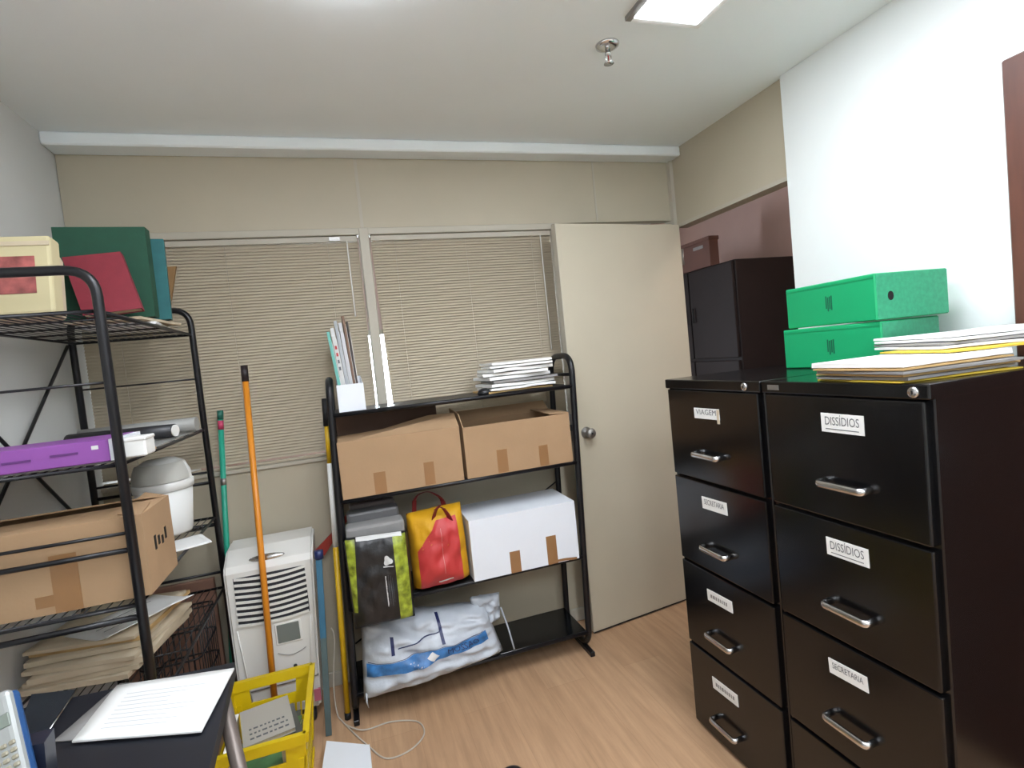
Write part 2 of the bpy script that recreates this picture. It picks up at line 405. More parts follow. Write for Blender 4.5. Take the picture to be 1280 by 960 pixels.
# ------------------------------------------------------------------ filing cabinets
XC, XCB, ZCAB = 1.162, 1.86, 1.34
def filing_cabinet(y0, y1, label, names, lockf, lab, cardw):
    t = empty('filing_cabinet', ((XC+XCB)/2, (y0+y1)/2, 0), label, 'filing cabinet', 'black filing cabinets against the white wall')
    g = .0025
    pbox('carcass', M_blackmetal, t, XC+.012, XCB, y0+g, y1-g, .0, ZCAB-.03, bev=.003)
    pbox('top', M_blackmetal, t, XC-.004, XCB, y0+.001, y1-.001, ZCAB-.034, ZCAB, bev=.004, seg=2)
    for k in range(4):
        z1 = ZCAB-.037-k*.325; z0 = z1-.320 if k < 3 else .012
        dr = pbox('drawer', M_blackmetal, t, XC-.004, XC+.02, y0+.014, y1-.014, z0+.004, z1, bev=.004, seg=2)
        yc, zl, zh = lab[k]
        # handle: chrome C-shaped pull
        hw = .062
        path = rounded([(XC-.003, yc+hw, zh), (XC-.032, yc+hw, zh-.002), (XC-.032, yc-hw, zh-.002), (XC-.003, yc-hw, zh)], .010, 4)
        bm = NB(); tube(bm, path, .0075, 8)
        for v in bm.verts: v.co.z = zh+(v.co.z-zh)*1.35
        obj('handle', bm, M_chrome, dr)
        cw, ch, tilt = cardw[k]
        c = Vector((XC-.0055, yc, zl)); Mt = Rax(tilt, 'X', c)
        obj('label_card', box(NB(), c.x-.0005, c.x+.0015, yc-cw/2, yc+cw/2, zl-ch/2, zl+ch/2, M=Mt), M_paper, dr)
        if names[k] is None:
            x = -cw*.36; bm = NB()
            while x < cw*.34:
                wd_ = random.uniform(.005, .010); box(bm, XC-.0068, XC-.0062, yc-x-wd_, yc-x, zl-ch*.14, zl+ch*.16, M=Mt); x += wd_+.004
            obj('faded_print', bm, M_paper_g, dr, kind='stuff')
        if names[k]:
            tw = [p.x for p in text_geo(names[k], 1.)[0]]; sx = cw*.80/(max(tw)-min(tw)); sy = min(sx*1.4, ch*.52/.72)
            bm = NB(); text_on(bm, names[k], 1., lambda x, y: Mt @ Vector((XC-.0068, yc-x*sx, zl+y*sy+.004)))
            obj('lettering', bm, M_ink, dr, recalc=False)
            if names[k].startswith('DISS'):
                obj('underline', box(NB(), XC-.0069, XC-.0065, yc-cw*.39, yc+cw*.39, zl-ch*.34, zl-ch*.30, M=Mt), M_ink, dr)
    MX = Matrix.Rotation(-math.pi/2, 4, 'Y')
    lk = obj('lock', lathe(NB(), [(0, 0), (.0125, 0), (.0125, .004), (.0095, .006), (0, .006)], (XC-.003, lockf, ZCAB-.018), 18, MX), M_chrome, t)
    pbox('keyhole', M_dark, lk, XC-.0105, XC-.0085, lockf-.0012, lockf+.0012, ZCAB-.022, ZCAB-.014)
    return t
c1 = filing_cabinet(1.275, 1.76, 'black four-drawer filing cabinet nearer the open door',
    ['VIAGEM', 'SECRETARIA', None, None], 1.340,
    [(1.528, 1.226, 1.085), (1.527, .910, .752), (1.541, .571, .428), (1.553, .238, .105)],
    [(.13, .036, -1), (.128, .042, -2), (.128, .04, -2), (.13, .042, -2)])
obj('tape_strip', box(NB(), XC-.0062, XC-.0045, 1.463, 1.475, 1.196, 1.243), M_paper_c, c1)
c2 = filing_cabinet(.80, 1.272, 'black four-drawer filing cabinet under the folders, nearest the viewer',
    ['DISSÍDIOS', 'DISSÍDIOS', 'SECRETARIA', None], .834,
    [(1.012, 1.238, 1.085), (1.023, .912, .760), (1.046, .579, .438), (1.06, .25, .11)],
    [(.118, .048, 0), (.118, .046, -1), (.112, .040, -3), (.115, .045, 0)])
obj('maker_plate', box(NB(), XC-.0062, XC-.0040, 1.205, 1.245, ZCAB-.024, ZCAB-.010), M_steel, c2)

# green archive boxes
M_green = mat('green_polypropylene', (10, 172, 108), .5, var=.02)
M_green_s = mat('green_polypropylene_side', (60, 170, 126), .5, var=.12, scale=90)
M_green_d = mat('dark_green_print', (8, 96, 66), .6)
def green_box(x0, x1, y0, y1, z0, z1, rot, label):
    c = Vector(((x0+x1)/2, (y0+y1)/2, z0)); Mr = Rz(rot, c)
    t = empty('archive_box', c, label, 'box', 'green archive boxes on the filing cabinets')
    obj('body', box(NB(), x0, x1, y0+.002, y1, z0, z1, bev=.003, M=Mr), M_green, t)
    obj('side_panel', box(NB(), x0+.004, x1-.004, y0, y0+.003, z0+.003, z1-.003, M=Mr), M_green_s, t)
    bm = NB(); pr = [(x0+.055+.011*math.cos(a*math.pi/8), y0-.001, (z0+z1)/2+.014*math.sin(a*math.pi/8)) for a in range(16)]
    prism(bm, pr, (0, .002, 0)); bm.transform(Mr); obj('finger_hole', bm, M_dark, t)
    bm = NB(); ym = y0+.17
    for k, (a, b) in enumerate(((0, .03), (.004, .028), (-.003, .026), (.006, .03))):
        box(bm, x0-.001, x0+.001, ym-.012+k*.007, ym-.008+k*.007, (z0+z1)/2-.022+a, (z0+z1)/2-.005+b, M=Mr)
    obj('print', bm, M_green_d, t)
    obj('flap_edge', box(NB(), x0-.0015, x0+.001, y0+.004, y1-.004, z1-.012, z1-.009, M=Mr), M_green, t)
    return t
green_box(1.535, 1.80, 1.20, 1.555, 1.342, 1.478, 3, 'lower green archive box under the other green box')
green_box(1.545, 1.83, 1.19, 1.545, 1.482, 1.622, -3, 'upper green archive box stacked on the other green box')

# folders on the near filing cabinet
def sheet(name, cx, cy, z0, lx_, ly_, th, rot, m, label, cat, group=None, wav=.002, tilt=0, curl=0, parts=None):
    bm = NB(); nx, ny = 8, 8; sd = random.random()*50
    def f(u, v, k):
        h = wav*noise.noise(Vector((u*1.3+sd, v*1.3, sd)))+curl*max(0, u)**2+tilt*u
        e = 1+.012*noise.noise(Vector((u*5+sd, v*5, k*.3)))
        return Vector((cx, cy, z0))+Matrix.Rotation(math.radians(rot), 3, 'Z') @ Vector((u*lx_/2*e, v*ly_/2*e, max(0, h)+k*th))
    G = [[[bm.verts.new(f(-1+2*i/nx, -1+2*j/ny, k)) for j in range(ny+1)] for i in range(nx+1)] for k in (0, 1)]
    for k in (0, 1):
        for i in range(nx):
            for j in range(ny): bm.faces.new((G[k][i][j], G[k][i+1][j], G[k][i+1][j+1], G[k][i][j+1])).smooth = True
    rim = [(i, 0) for i in range(nx)]+[(nx, j) for j in range(ny)]+[(i, ny) for i in range(nx, 0, -1)]+[(0, j) for j in range(ny, 0, -1)]
    for a in range(len(rim)):
        p, q = rim[a], rim[(a+1) % len(rim)]
        bm.faces.new((G[0][p[0]][p[1]], G[0][q[0]][q[1]], G[1][q[0]][q[1]], G[1][p[0]][p[1]]))
    return obj(name, bm, m, parts, label, cat, group) if parts is None else obj(name, bm, m, parts)
z = ZCAB+.001
cols = [M_yel_f, M_paper_g, M_manila, M_paper_g, M_manila, M_paper]
labs = ['yellow folder at the bottom of the pile on the near filing cabinet', 'grey folder second from the bottom of the folder pile', 'manila folder third from the bottom of the folder pile',
        'grey folder under the upper manila folder in the pile', 'manila folder directly under the white sheets of the pile', 'thick white paper bundle on top of the folder pile at the cabinet front']
for k in range(6):
    th = (.003, .006, .004, .006, .004, .012)[k]
    sheet('folder' if k < 5 else 'paper_bundle', 1.335-(.004*k if k else 0)+random.uniform(-.006, .006), .955+random.uniform(-.008, .008), z, .33, .245, th, -4+random.uniform(-2, 2)+(0 if k else -3), cols[k], labs[k], 'folder' if k < 5 else 'paper', 'folder pile on the filing cabinet', wav=.0015)
    z += th+.0025
sheet('folder', 1.52, .95, z, .30, .22, .004, -14, M_yel_f, 'yellow folder sticking out under the right white papers', 'folder', 'folder pile on the filing cabinet', wav=.001)
z += .006
for k in range(4):
    sheet('paper_bundle', 1.60+.012*k, .985+.01*k, z, .36, .25, .006, -16+6*random.uniform(-1, 1), M_paper if k != 1 else M_paper_g,
          ['lowest white paper bundle by the green boxes', 'grey paper bundle among white ones by the green boxes', 'second white paper bundle from the top by the green boxes', 'topmost white paper bundle by the green boxes'][k], 'paper', 'papers beside the green boxes', wav=.002, curl=.004)
    z += .0085

# ------------------------------------------------------------------ middle rack
RY0, RY1 = 2.365, 2.635
def rx(s, z): return (-.100 if s == 0 else 1.005)+.034*z
SH = [1.322, .955, .492, .118]
t = empty('shelf_rack', (.47, 2.5, 0), 'low black tubular four-shelf rack in the middle of the room', 'rack')
for s in (0, 1):
    pts = [(rx(s, .035), RY0, .035), (rx(s, 1.462), RY0, 1.462), (rx(s, 1.462), RY1, 1.462), (rx(s, .035), RY1, .035)]
    obj('side_frame', tube(NB(), rounded(pts, .095, 8, True), .0150, 10, True), M_rack, t)
    obj('foot', box(NB(), rx(s, 0)-.012, rx(s, 0)+.012, RY0-.035, RY1+.02, .0, .024, bev=.003), M_rack, t)
    obj('cross_tube', tube(NB(), [(rx(s, 1.37), RY0, 1.37), (rx(s, 1.37), RY1, 1.37)], .008, 8), M_rack, t)
for k, z in enumerate(SH):
    a, b = rx(0, z)+.012, rx(1, z)-.012
    sh = pbox('shelf', M_rack if k < 3 else M_glass_black, t, a, b, RY0, RY1, z-.012, z, bev=.002)
    obj('front_rail', tube(NB(), [(a-.01, RY0-.004, z-.008), (b+.01, RY0-.004, z-.008)], .0095, 8), M_rack, sh)
    obj('rear_rail', tube(NB(), [(a-.01, RY1, z-.008), (b+.01, RY1, z-.008)], .008, 8), M_rack, sh)
bm = NB(); tube(bm, [(rx(0, .4)+.01, RY1+.008, .20), (rx(1, .9)-.01, RY1+.008, .80)], .004, 6)
obj('brace', bm, M_rack, t)

def carton(name, label, x0, x1, y0, y1, z0, z1, m, flaps=(), tapes=(), rot=0, group=None, side_dark=None):
    """open or closed box of boards: four walls, bottom, flaps"""
    c = Vector(((x0+x1)/2, (y0+y1)/2, z0)); Mr = Rz(rot, c); T = .004
    t = empty(name, c, label, 'box', group)
    pbox('bottom', m, t, x0, x1, y0, y1, z0, z0+T, M=Mr)
    pbox('wall', m, t, x0, x1, y0, y0+T, z0+T, z1, M=Mr)
    pbox('wall', m, t, x0, x1, y1-T, y1, z0+T, z1, M=Mr)
    pbox('wall', m, t, x0, x0+T, y0+T, y1-T, z0+T, z1, M=Mr)
    pbox('wall', m, t, x1-T, x1, y0+T, y1-T, z0+T, z1, M=Mr)
    for poly, th in flaps:
        bm = NB(); prism(bm, [Vector(p) for p in poly], th); bm.transform(Mr); obj('flap', bm, m, t)
    for a, b, c0, c1 in tapes:
        pbox('tape', M_tape, t, a, b, y0-.0012, y0+.001, c0, c1, M=Mr)
    return t
# left carton on the second shelf: its lid flaps lie loosely, right corner lifted
x0, x1, y0, y1, z0, z1 = -.048, .474, 2.352, 2.61, .957, 1.195
carton('cardboard_box', 'brown cardboard box on the left of the middle rack, lid bulging open', x0, x1, y0, y1, z0, z1, M_card,
  flaps=[([(x0, y0, z1), (x1, y0, z1), (x1+.004, y0+.10, z1+.055), (.36, y0+.13, z1+.055), (.15, y0+.13, z1+.02), (x0+.01, y0+.13, z1+.012)], (0, 0, .004)),
         ([(x0, y1, z1), (x1, y1, z1), (x1-.01, y1-.13, z1+.022), (x0+.01, y1-.13, z1+.006)], (0, 0, .004)),
         ([(x1, y0+.005, z1), (x1, y1, z1), (x1-.11, y1-.02, z1+.018), (x1-.11, y0+.14, z1+.02)], (0, 0, .004))],
  tapes=[(.085, .135, z0+.002, z0+.095), (.30, .345, z0+.005, z0+.105)], group='brown cartons on the second shelf')
x0, x1, y0, y1, z0, z1 = .49, 1.008, 2.352, 2.61, .957, 1.190
carton('cardboard_box', 'brown cardboard box on the right of the middle rack, open with dark inside', x0, x1, y0, y1, z0, z1, M_card,
  flaps=[([(x0, y0, z1), (x0, y1, z1), (x0-.008, y1-.02, z1+.075), (x0-.006, y0+.04, z1+.06)], (.004, 0, 0)),
         ([(x0, y1, z1), (x1, y1, z1), (x1-.02, y1+.02, z1+.05), (x0+.02, y1+.02, z1+.05)], (0, .004, 0)),
         ([(x1, y0, z1), (x1, y1, z1), (x1-.10, y1, z1+.010), (x1-.10, y0, z1+.006)], (0, 0, .004))],
  tapes=[(.635, .685, z0+.004, z0+.11), (.84, .885, z0+.004, z0+.10)], group='brown cartons on the second shelf')
x0, x1, y0, y1, z0, z1 = .468, .985, 2.335, 2.605, .494, .768
wb = carton('white_box', 'white cardboard box with brown tape on the third shelf', x0, x1, y0, y1, z0, z1, M_wcard,
  flaps=[([(x0, y0, z1), (x1, y0, z1), (x1, y1, z1+.004), (x0, y1, z1+.004)], (0, 0, .004))],
  tapes=[(.642, .692, z0+.0, z0+.10), (.825, .875, z0+.0, z0+.135)])
bm = NB(); patch(bm, lambda u, v: Vector((.85+u*.12, 2.330-.012*math.sin(u*3), .498+v*.012+.006*math.sin(u*4))), 0, 1, 0, 1, 8, 1); obj('loose_tape', bm, M_tape, wb)

obj('board', box(NB(), -.045, .425, 2.622, 2.632, SH[1]+.001, 1.300), mat('dark_brown_card', (118, 92, 78), .8, var=.06), None, 'dark brown board standing behind the left carton on the middle rack', 'board')

# document holder and its files
t = empty('document_holder', (.033, 2.47, SH[0]), 'white card document holder on the left of the top shelf', 'document holder')
x0, x1, y0, y1, z0, z1 = -.022, .088, 2.375, 2.61, SH[0]+.001, 1.438
pbox('front', M_wcard, t, x0, x1, y0, y0+.003, z0, z1); pbox('back', M_wcard, t, x0, x1, y1-.003, y1, z0, z1+.03); pbox('base', M_wcard, t, x0, x1, y0+.003, y1-.003, z0, z0+.003)
for x in (x0, x1-.003):
    bm = NB(); prism(bm, [(x, y0+.003, z0+.003), (x, y1-.003, z0+.003), (x, y1-.003, z1+.03), (x, y0+.06, z1)], (.003, 0, 0)); obj('side', bm, M_wcard, t)
fs = [(-.006, .012, (120, 196, 184), 1.68, -5, 'pale teal folder at the left in the white document holder', 'file_folder'),
      (.008, .015, (226, 226, 224), 1.695, -4.5, 'white sheaf with red marks in the document holder', 'paper_sheaf'),
      (.025, .012, (184, 188, 192), 1.725, -4, 'grey sheaf in the middle of the document holder', 'paper_sheaf'),
      (.039, .013, (214, 214, 216), 1.715, -3.5, 'white sheaf right of the grey one in the document holder', 'paper_sheaf'),
      (.054, .010, (132, 104, 86), 1.745, -3, 'brown folder at the right in the document holder', 'file_folder'),
      (.067, .006, (92, 84, 80), 1.72, -2.5, 'dark folder at the far right in the document holder', 'file_folder')]
for k, (x, th, c, zt, ang, lb, nm) in enumerate(fs):
    cz = Vector((x, 2.47, z0+.004)); Mr = Rax(ang, 'Y', cz)
    y_front = 2.39+.006*k
    o = empty(nm, cz, lb, 'folder' if 'folder' in nm else 'paper', 'files in the document holder')
    bm = NB(); prism(bm, [(x, y_front, z0+.006), (x, 2.60, z0+.006), (x, 2.60, zt), (x, y_front+.02, zt-.012), (x, y_front, zt-.05)], (th, 0, 0)); bm.transform(Mr)
    obj('cover', bm, mat('file_%d' % k, c, .7), o)
    obj('sheet', box(NB(), x+th, x+th+.0015, y_front+.004, 2.595, z0+.008, zt-.06, M=Mr), M_paper, o)
    if k == 1:
        for q in range(4):
            obj('mark', box(NB(), x+.004, x+.012, y_front-.001, y_front, 1.50+.03*q, 1.515+.03*q, M=Mr), mat('red_ink', (190, 50, 50), .7) if q > 1 else M_ink, o)

# envelopes on the top shelf
z = SH[0]+.001
for k in range(9):
    th = random.choice((.010, .012, .014))
    if k == 0: th = .008
    sheet('paper_bundle', .80+random.uniform(-.018, .018), 2.49+random.uniform(-.015, .012), z, .33-.004*k, .22, th, random.uniform(-7, 7), M_manila if k == 0 else (M_paper_g if k in (3, ) else M_paper),
          'flat brown envelope under the paper pile on the middle rack' if k == 0 else ('greyish bundle in the paper pile on the middle rack' if k == 3 else 'white paper bundle, %s of the paper pile on the middle rack' % ('', 'second from the bottom', 'third from the bottom', '', 'fifth from the bottom', 'fourth from the top', 'third from the top', 'second from the top', 'topmost')[k]), 'paper', 'paper pile on the top shelf', wav=.006)
    z += th+.0045
o = obj('cable_tie_bag', lathe(NB(), [(0, 0), (.03, 0), (.034, .008), (.026, .022), (.012, .028), (0, .028)], (.62, 2.40, SH[0]+.001), 14), mat('black_plastic', (30, 30, 34), .4), None, 'small dark lump beside the paper pile on the middle rack', 'bag')

# ------------------------------------------------------------------ bags
def bag_surface(quad, y0, T, lean=0., wr=.006, p=3., sd=0., push=None):
    """front (+1) / back (-1) skin of a stuffed bag; quad = (bl, br, tl, tr) of (x, z)"""
    bl, br, tl, tr = [Vector((q[0], 0, q[1])) for q in quad]
    def f(u, v, side=1, off=0.):
        a, b = (u+1)/2, (v+1)/2
        pt = bl*(1-a)*(1-b)+br*a*(1-b)+tl*(1-a)*b+tr*a*b
        th = T*(max(0, 1-abs(u)**p)**.5)*(max(0, 1-abs(v)**p)**.5)
        w_ = wr*(noise.noise(Vector((u*2.4+sd, v*3.1, sd)))+.6*noise.noise(Vector((u*6+sd, v*5+sd, 3.)))) 
        y = y0+lean*(pt.z-bl.z)-side*(th+w_*min(1, th/T*1.5))-off
        q = Vector((pt.x, y, pt.z))
        return push(q, u, v, side) if push else q
    return f
def bag_body(f, n=26):
    bm = NB()
    patch(bm, lambda u, v: f(u, v, 1), -1, 1, -1, 1, n, n); patch(bm, lambda u, v: f(u, v, -1), -1, 1, -1, 1, n, n)
    bmesh.ops.remove_doubles(bm, verts=list(bm.verts), dist=.0006)
    return bm
# black bag with green sides hanging over the shelf front
M_bagk = mat('black_bag_film', (34, 34, 36), .35, bump=.25, bscale=40)
M_bagg = mat('lime_bag_film', (164, 178, 56), .4, var=.6, scale=34)
f = bag_surface([(-.060, .432), (.186, .428), (-.066, .815), (.192, .800)], 2.290, .040, wr=.010, p=5, sd=1.7)
t = empty('shopping_bag', (.06, 2.29, .43), 'black shopping bag with lime green sides hanging off the third shelf', 'bag')
obj('body', bag_body(f), M_bagk, t)
bm = NB(); patch(bm, lambda u, v: f(.50+(u*.40)*(1-.0*v)+.10*v*0, v, 1, .0015), 0, 1.05, -.95, .97, 8, 24); obj('green_side', bm, M_bagg, t)
bm = NB(); patch(bm, lambda u, v: f(-.95+.30*u*(.25+.75*(v+1)/2), v, 1, .0015), 0, 1, -.6, .97, 8, 24); obj('green_side', bm, M_bagg, t)
M_wprint = mat('white_print', (236, 236, 234), .6)
bm = NB(); patch(bm, lambda u, v: f(u, v, 1, .004), -.62, .80, .93, 1.0, 16, 3); obj('white_hem', bm, M_wprint, t)
def blob(u, v):     # white three-lobed mark
    a = u*2*math.pi; r = (1+.22*math.cos(3*a+.6))*v
    return f(.28+.13*r*math.cos(a), .44+.10*r*math.sin(a), 1, .003)
bm = NB(); patch(bm, blob, 0, 1, .02, 1, 24, 3); obj('emblem', bm, M_wprint, t)
for k, (u, wdt, v0, v1) in enumerate(((.14, .035, -.55, .12), (.23, .018, -.50, .14), (.30, .018, -.55, .12), (.36, .014, -.48, .05))):
    bm = NB(); n = 18
    for q in range(n):
        a = v0+(v1-v0)*q/n; b = a+(v1-v0)/n*(.75 if k else .9)
        patch(bm, lambda uu, vv: f(uu, vv, 1, .003), u, u+wdt*random.uniform(.6, 1), a, b, 1, 1)
    obj('small_print', bm, M_wprint if k == 0 else M_ink, t)
bm = NB(); patch(bm, lambda u, v: f(u, v, 1, .003), .12, .44, .30, .325, 6, 1); obj('print_line', bm, M_wprint, t)
t = empty('document_bundle', (.07, 2.45, SH[2]), 'grey bundle of documents standing inside the black and green bag', 'paper')
for k, (xx0, xx1, yy0, yy1, zz0, zz1) in enumerate(((-.055, .190, 2.34, 2.44, SH[2]+.001, .835), (-.045, .180, 2.44, 2.52, SH[2]+.001, .872), (-.03, .17, 2.52, 2.60, SH[2]+.001, .89))):
    pbox('bundle', (M_paper_g, mat('grey_plastic_sleeve', (128, 128, 130), .3), mat('mauve_grey_folder', (130, 120, 118), .5))[k], t, xx0, xx1, yy0, yy1, zz0, zz1, bev=.012, seg=2)
# red and yellow bag
M_bagy = mat('yellow_fabric_bag', (232, 172, 20), .6, var=.08, bump=.2, bscale=30)
M_bagr = mat('red_bag_panel', (214, 66, 66), .5, var=.07, bump=.2, bscale=25)
M_bags = mat('dark_red_strap', (128, 24, 30), .6)
f = bag_surface([(.205, .497), (.462, .505), (.206, .835), (.456, .845)], 2.40, .105, lean=.06, wr=.016, p=4, sd=5.2)
t = empty('tote_bag', (.33, 2.4, SH[2]), 'red and yellow carrier bag with dark red handles on the third shelf', 'bag')
obj('body', bag_body(f), M_bagy, t)
def redp(u, v):
    vv = -.95+v*1.75; lo = -.80+(max(0, vv-.10)/.70)**1.0*.74; hi = .66
    return f(lo+(hi-lo)*u, vv, 1, .003)
bm = NB(); patch(bm, redp, 0, 1, 0, 1, 18, 20); obj('red_panel', bm, M_bagr, t)
bm = NB(); patch(bm, lambda u, v: f(.02+.05*v*.3+.012*u, -.55+v*1.15, 1, .0055), 0, 1, 0, 1, 2, 24); obj('white_script', bm, mat('pink_print', (238, 180, 176), .6), t)
bm = NB(); patch(bm, lambda u, v: f(-.2+.5*u, -.80+.035*v+.03*u, 1, .0055), 0, 1, 0, 1, 10, 1); obj('print_line', bm, M_wprint, t)
for y, xa, xb, zt in ((2.345, .315, .39, .868), (2.46, .245, .39, .915)):
    pts = [Vector((xa, y, .80)), Vector((xa+.012, y, zt-.02)), Vector(((xa+xb)/2, y-.01, zt)), Vector((xb-.01, y-.012, zt-.045)), Vector((xb, y-.01, .79))]
    bm = NB(); pp = rounded(pts, .03, 5)
    for i in range(len(pp)-1): bar(bm, pp[i], pp[i+1]+(pp[i+1]-pp[i])*.15, .022, .003, (0, .3, 1))
    obj('handle', bm, M_bags, t)
# white and blue printed bag on the bottom shelf
M_bagw = mat('white_bag_film', (204, 210, 218), .35, var=.1, scale=9, bump=.45, bscale=22)
M_bagb = mat('blue_print', (62, 126, 190), .4, var=.4, scale=26)
M_bagn = mat('navy_print', (32, 42, 92), .4, var=.1, scale=14)
def settle(q, u, v, side):
    q.z = max(q.z, SH[3]+.003) if q.y > RY0-.015 else q.z
    return q
f = bag_surface([(-.060, .100), (.570, .140), (-.035, .405), (.520, .345)], 2.340, .10, lean=.42, wr=.030, p=3.2, sd=9.1, push=settle)
t = empty('plastic_bag', (.26, 2.45, SH[3]), 'white plastic bag with blue printed band lying on the bottom shelf', 'bag')
obj('body', bag_body(f, 40), M_bagw, t)
def bvc(u): return -.20+.07*(u+1)+.05*math.sin(u*2.)     # centre of the band
bm = NB(); patch(bm, lambda u, v: f(u, bvc(u)+.17*v, 1, .003), -.95, .84, -1, 1, 40, 4); obj('blue_band', bm, M_bagb, t)
bm = NB(); patch(bm, lambda u, v: f(u, bvc(u)+.145+.03*v, 1, .004), -.93, .80, 1.3, 1.75, 40, 1); obj('band_line', bm, M_bagn, t)
bm = NB(); text_on(bm, 'MOSSAO', 1., lambda x, y: f(.44+x*.125, bvc(.44+x*.125)+y*.27, 1, .006)); obj('lettering', bm, M_bagn, t, recalc=False)
bm = NB(); patch(bm, lambda u, v: f(-.02+.09*(u+v), bvc(-.02)+.14*(u-v)+.0, 1, .006), -.5, .5, -.5, .5, 4, 4); obj('diamond_logo', bm, M_wprint, t)
bm = NB(); patch(bm, lambda u, v: f(u, v, 1, .003), .14, .19, .16, .95, 3, 14); obj('navy_stripe', bm, M_bagn, t)
bm = NB(); patch(bm, lambda u, v: f(u, .45+.36*u+.016*v, 1, .003), -.5, .14, -1, 1, 16, 2); obj('navy_stripe', bm, M_bagn, t)
bm = NB(); patch(bm, lambda u, v: f(u, v, 1, .003), -.60, -.55, .14, .6, 3, 10); obj('navy_stripe', bm, M_bagn, t)
g = bag_surface([(.47, .215), (.592, .25), (.455, .385), (.600, .375)], 2.44, .038, wr=.03, p=2.2, sd=3.3)
obj('knot', bag_body(g, 16), M_bagw, t)
bm = NB(); tube(bm, [(-.046, 2.33, .13), (-.05, 2.32, .10), (-.045, 2.322, .07)], [.006, .004, .001], 6); obj('tail', bm, M_bagw, t)
bm = NB(); tube(bm, rounded([(.60, 2.44, .30), (.615, 2.40, .22), (.625, 2.362, .125)], .03), .004, 6); obj('strap', bm, M_bagw, t)

# ------------------------------------------------------------------ tall left rack
LX0, LX1, LY0, LY1 = -.985, -.566, 1.635, 2.54
t = empty('wire_rack', (-.78, 2.09, 0), 'tall black tubular rack with wire shelves along the left wall', 'rack')
for y in (LY0, LY1):
    pts = [(LX1, y, 0), (LX1, y, 1.815), (LX0, y, 1.815), (LX0, y, 0)]
    obj('end_frame', tube(NB(), rounded(pts, .07, 7), .0125, 10), M_rack, t)
    for z, r in ((1.525, .0035), (1.13, .0045), (1.085, .007), (.905, .008), (.935, .004), (.70, .006)):
        obj('crossbar', tube(NB(), [(LX0, y, z), (LX1, y, z)], r, 7), M_rack, t)
LSH = [1.715, 1.315, .942, .640, .30]
for k, z in enumerate(LSH):
    sh = obj('shelf_rim', tube(NB(), [(LX0+.012, LY0+.005, z-.006), (LX1-.004, LY0+.005, z-.006), (LX1-.004, LY1-.005, z-.006), (LX0+.012, LY1-.005, z-.006)], .0055, 7, True), M_rack, t)
    bm = NB()
    for i in range(1, 16):
        x = LX0+.012+(LX1-LX0-.016)*i/16
        tube(bm, [(x, LY0+.005, z-.003), (x, LY1-.005, z-.003)], .0016, 5)
    for i in range(1, 5):
        y = LY0+(LY1-LY0)*i/5
        tube(bm, [(LX0+.012, y, z-.006), (LX1-.004, y, z-.006)], .003, 5)
    obj('wire_grid', bm, M_rack, sh, kind='stuff')
for a, b in (((1.70), (.95)), ((.95), (1.70))):
    obj('diagonal_brace', tube(NB(), [(LX0-.008, LY0+.02, a), (LX0-.008, LY1-.02, b)], .006, 7), M_rack, t)
obj('diagonal_brace', tube(NB(), [(LX0-.008, LY1-.02, .90), (LX0-.008, LY0+.3, .30)], .006, 7), M_rack, t)
pbox('shelf_plate', mat('grey_sheet', (176, 176, 172), .5), t, LX0+.015, LX1-.008, LY0+.03, LY1-.01, LSH[1], LSH[1]+.004)

# top shelf: papers, books
z = LSH[0]+.001
for k in range(2):
    sheet('magazine', -.69+.015*k, 2.22-.05*k, z, .22, .30, .008, 6-14*k, M_paper_c if k else M_paper,
          ['white magazine lying under the books on the tall rack', 'cream magazine lying on the white one on the tall rack'][k], 'magazine', 'magazines on the tall rack', wav=.001)
    z += .011
M_gr1 = mat('green_cloth', (22, 78, 56), .75, var=.08, scale=30, bump=.1, bscale=300)
M_tl = mat('teal_cloth', (42, 110, 112), .75, var=.08, scale=30, bump=.1, bscale=300)
M_mar = mat('maroon_cloth', (146, 46, 60), .7, var=.06, scale=30, bump=.1, bscale=300)
M_pages = mat('page_block', (206, 190, 156), .85, var=.08, scale=4, stretch=(60, 1, 1))
def book(name, label, origin, wv, hv, dv, m, group='books on the tall rack'):
    """box book: origin at lower left front, wv width, hv height, dv thickness vectors; spine at width end"""
    o = Vector(origin); wv, hv, dv = Vector(wv), Vector(hv), Vector(dv)
    c = o+wv/2+dv/2
    t = empty(name, c, label, 'book', group)
    def slab(nm, a, b, mm):
        bm = NB(); P = [o+wv*x+hv*y+dv*zz for x in (a[0], b[0]) for y in (a[1], b[1]) for zz in (a[2], b[2])]
        bmesh.ops.convex_hull(bm, input=[bm.verts.new(p) for p in P]); bmesh.ops.dissolve_limit(bm, angle_limit=.01, verts=list(bm.verts), edges=list(bm.edges))
        return obj(nm, bm, mm, t)
    ct = .08
    slab('front_cover', (0, 0, 0), (1, 1, ct), m); slab('back_cover', (0, 0, 1-ct), (1, 1, 1), m)
    slab('spine', (.975, 0, ct), (1, 1, 1-ct), m); slab('pages', (.01, .015, ct), (.975, .985, 1-ct), M_pages)
    return t
zb = LSH[0]+.025
gb = book('album', 'large dark green cloth album standing on the tall rack', (-.815, 2.06, zb), (.250, .02, .0), (0, .012, .30), (-.002, .055, 0), M_gr1)
book('book', 'teal cloth binder standing behind the green album', (-.69, 2.165, zb), (.145, .025, 0), (.004, .012, .285), (-.01, .05, 0), M_tl)
book('book', 'maroon book leaning against the green album', (-.728, 1.975, zb+.004), (.158, .0, .012), (-.056, .06, .192), (.0, .026, -.008), M_mar)
book('book', 'thin brown leaning folder behind the teal binder', (-.72, 2.36, LSH[0]+.003), (.11, .0, 0), (.055, .02, .245), (0, .014, 0), mat('brown_board', (150, 114, 70), .7))
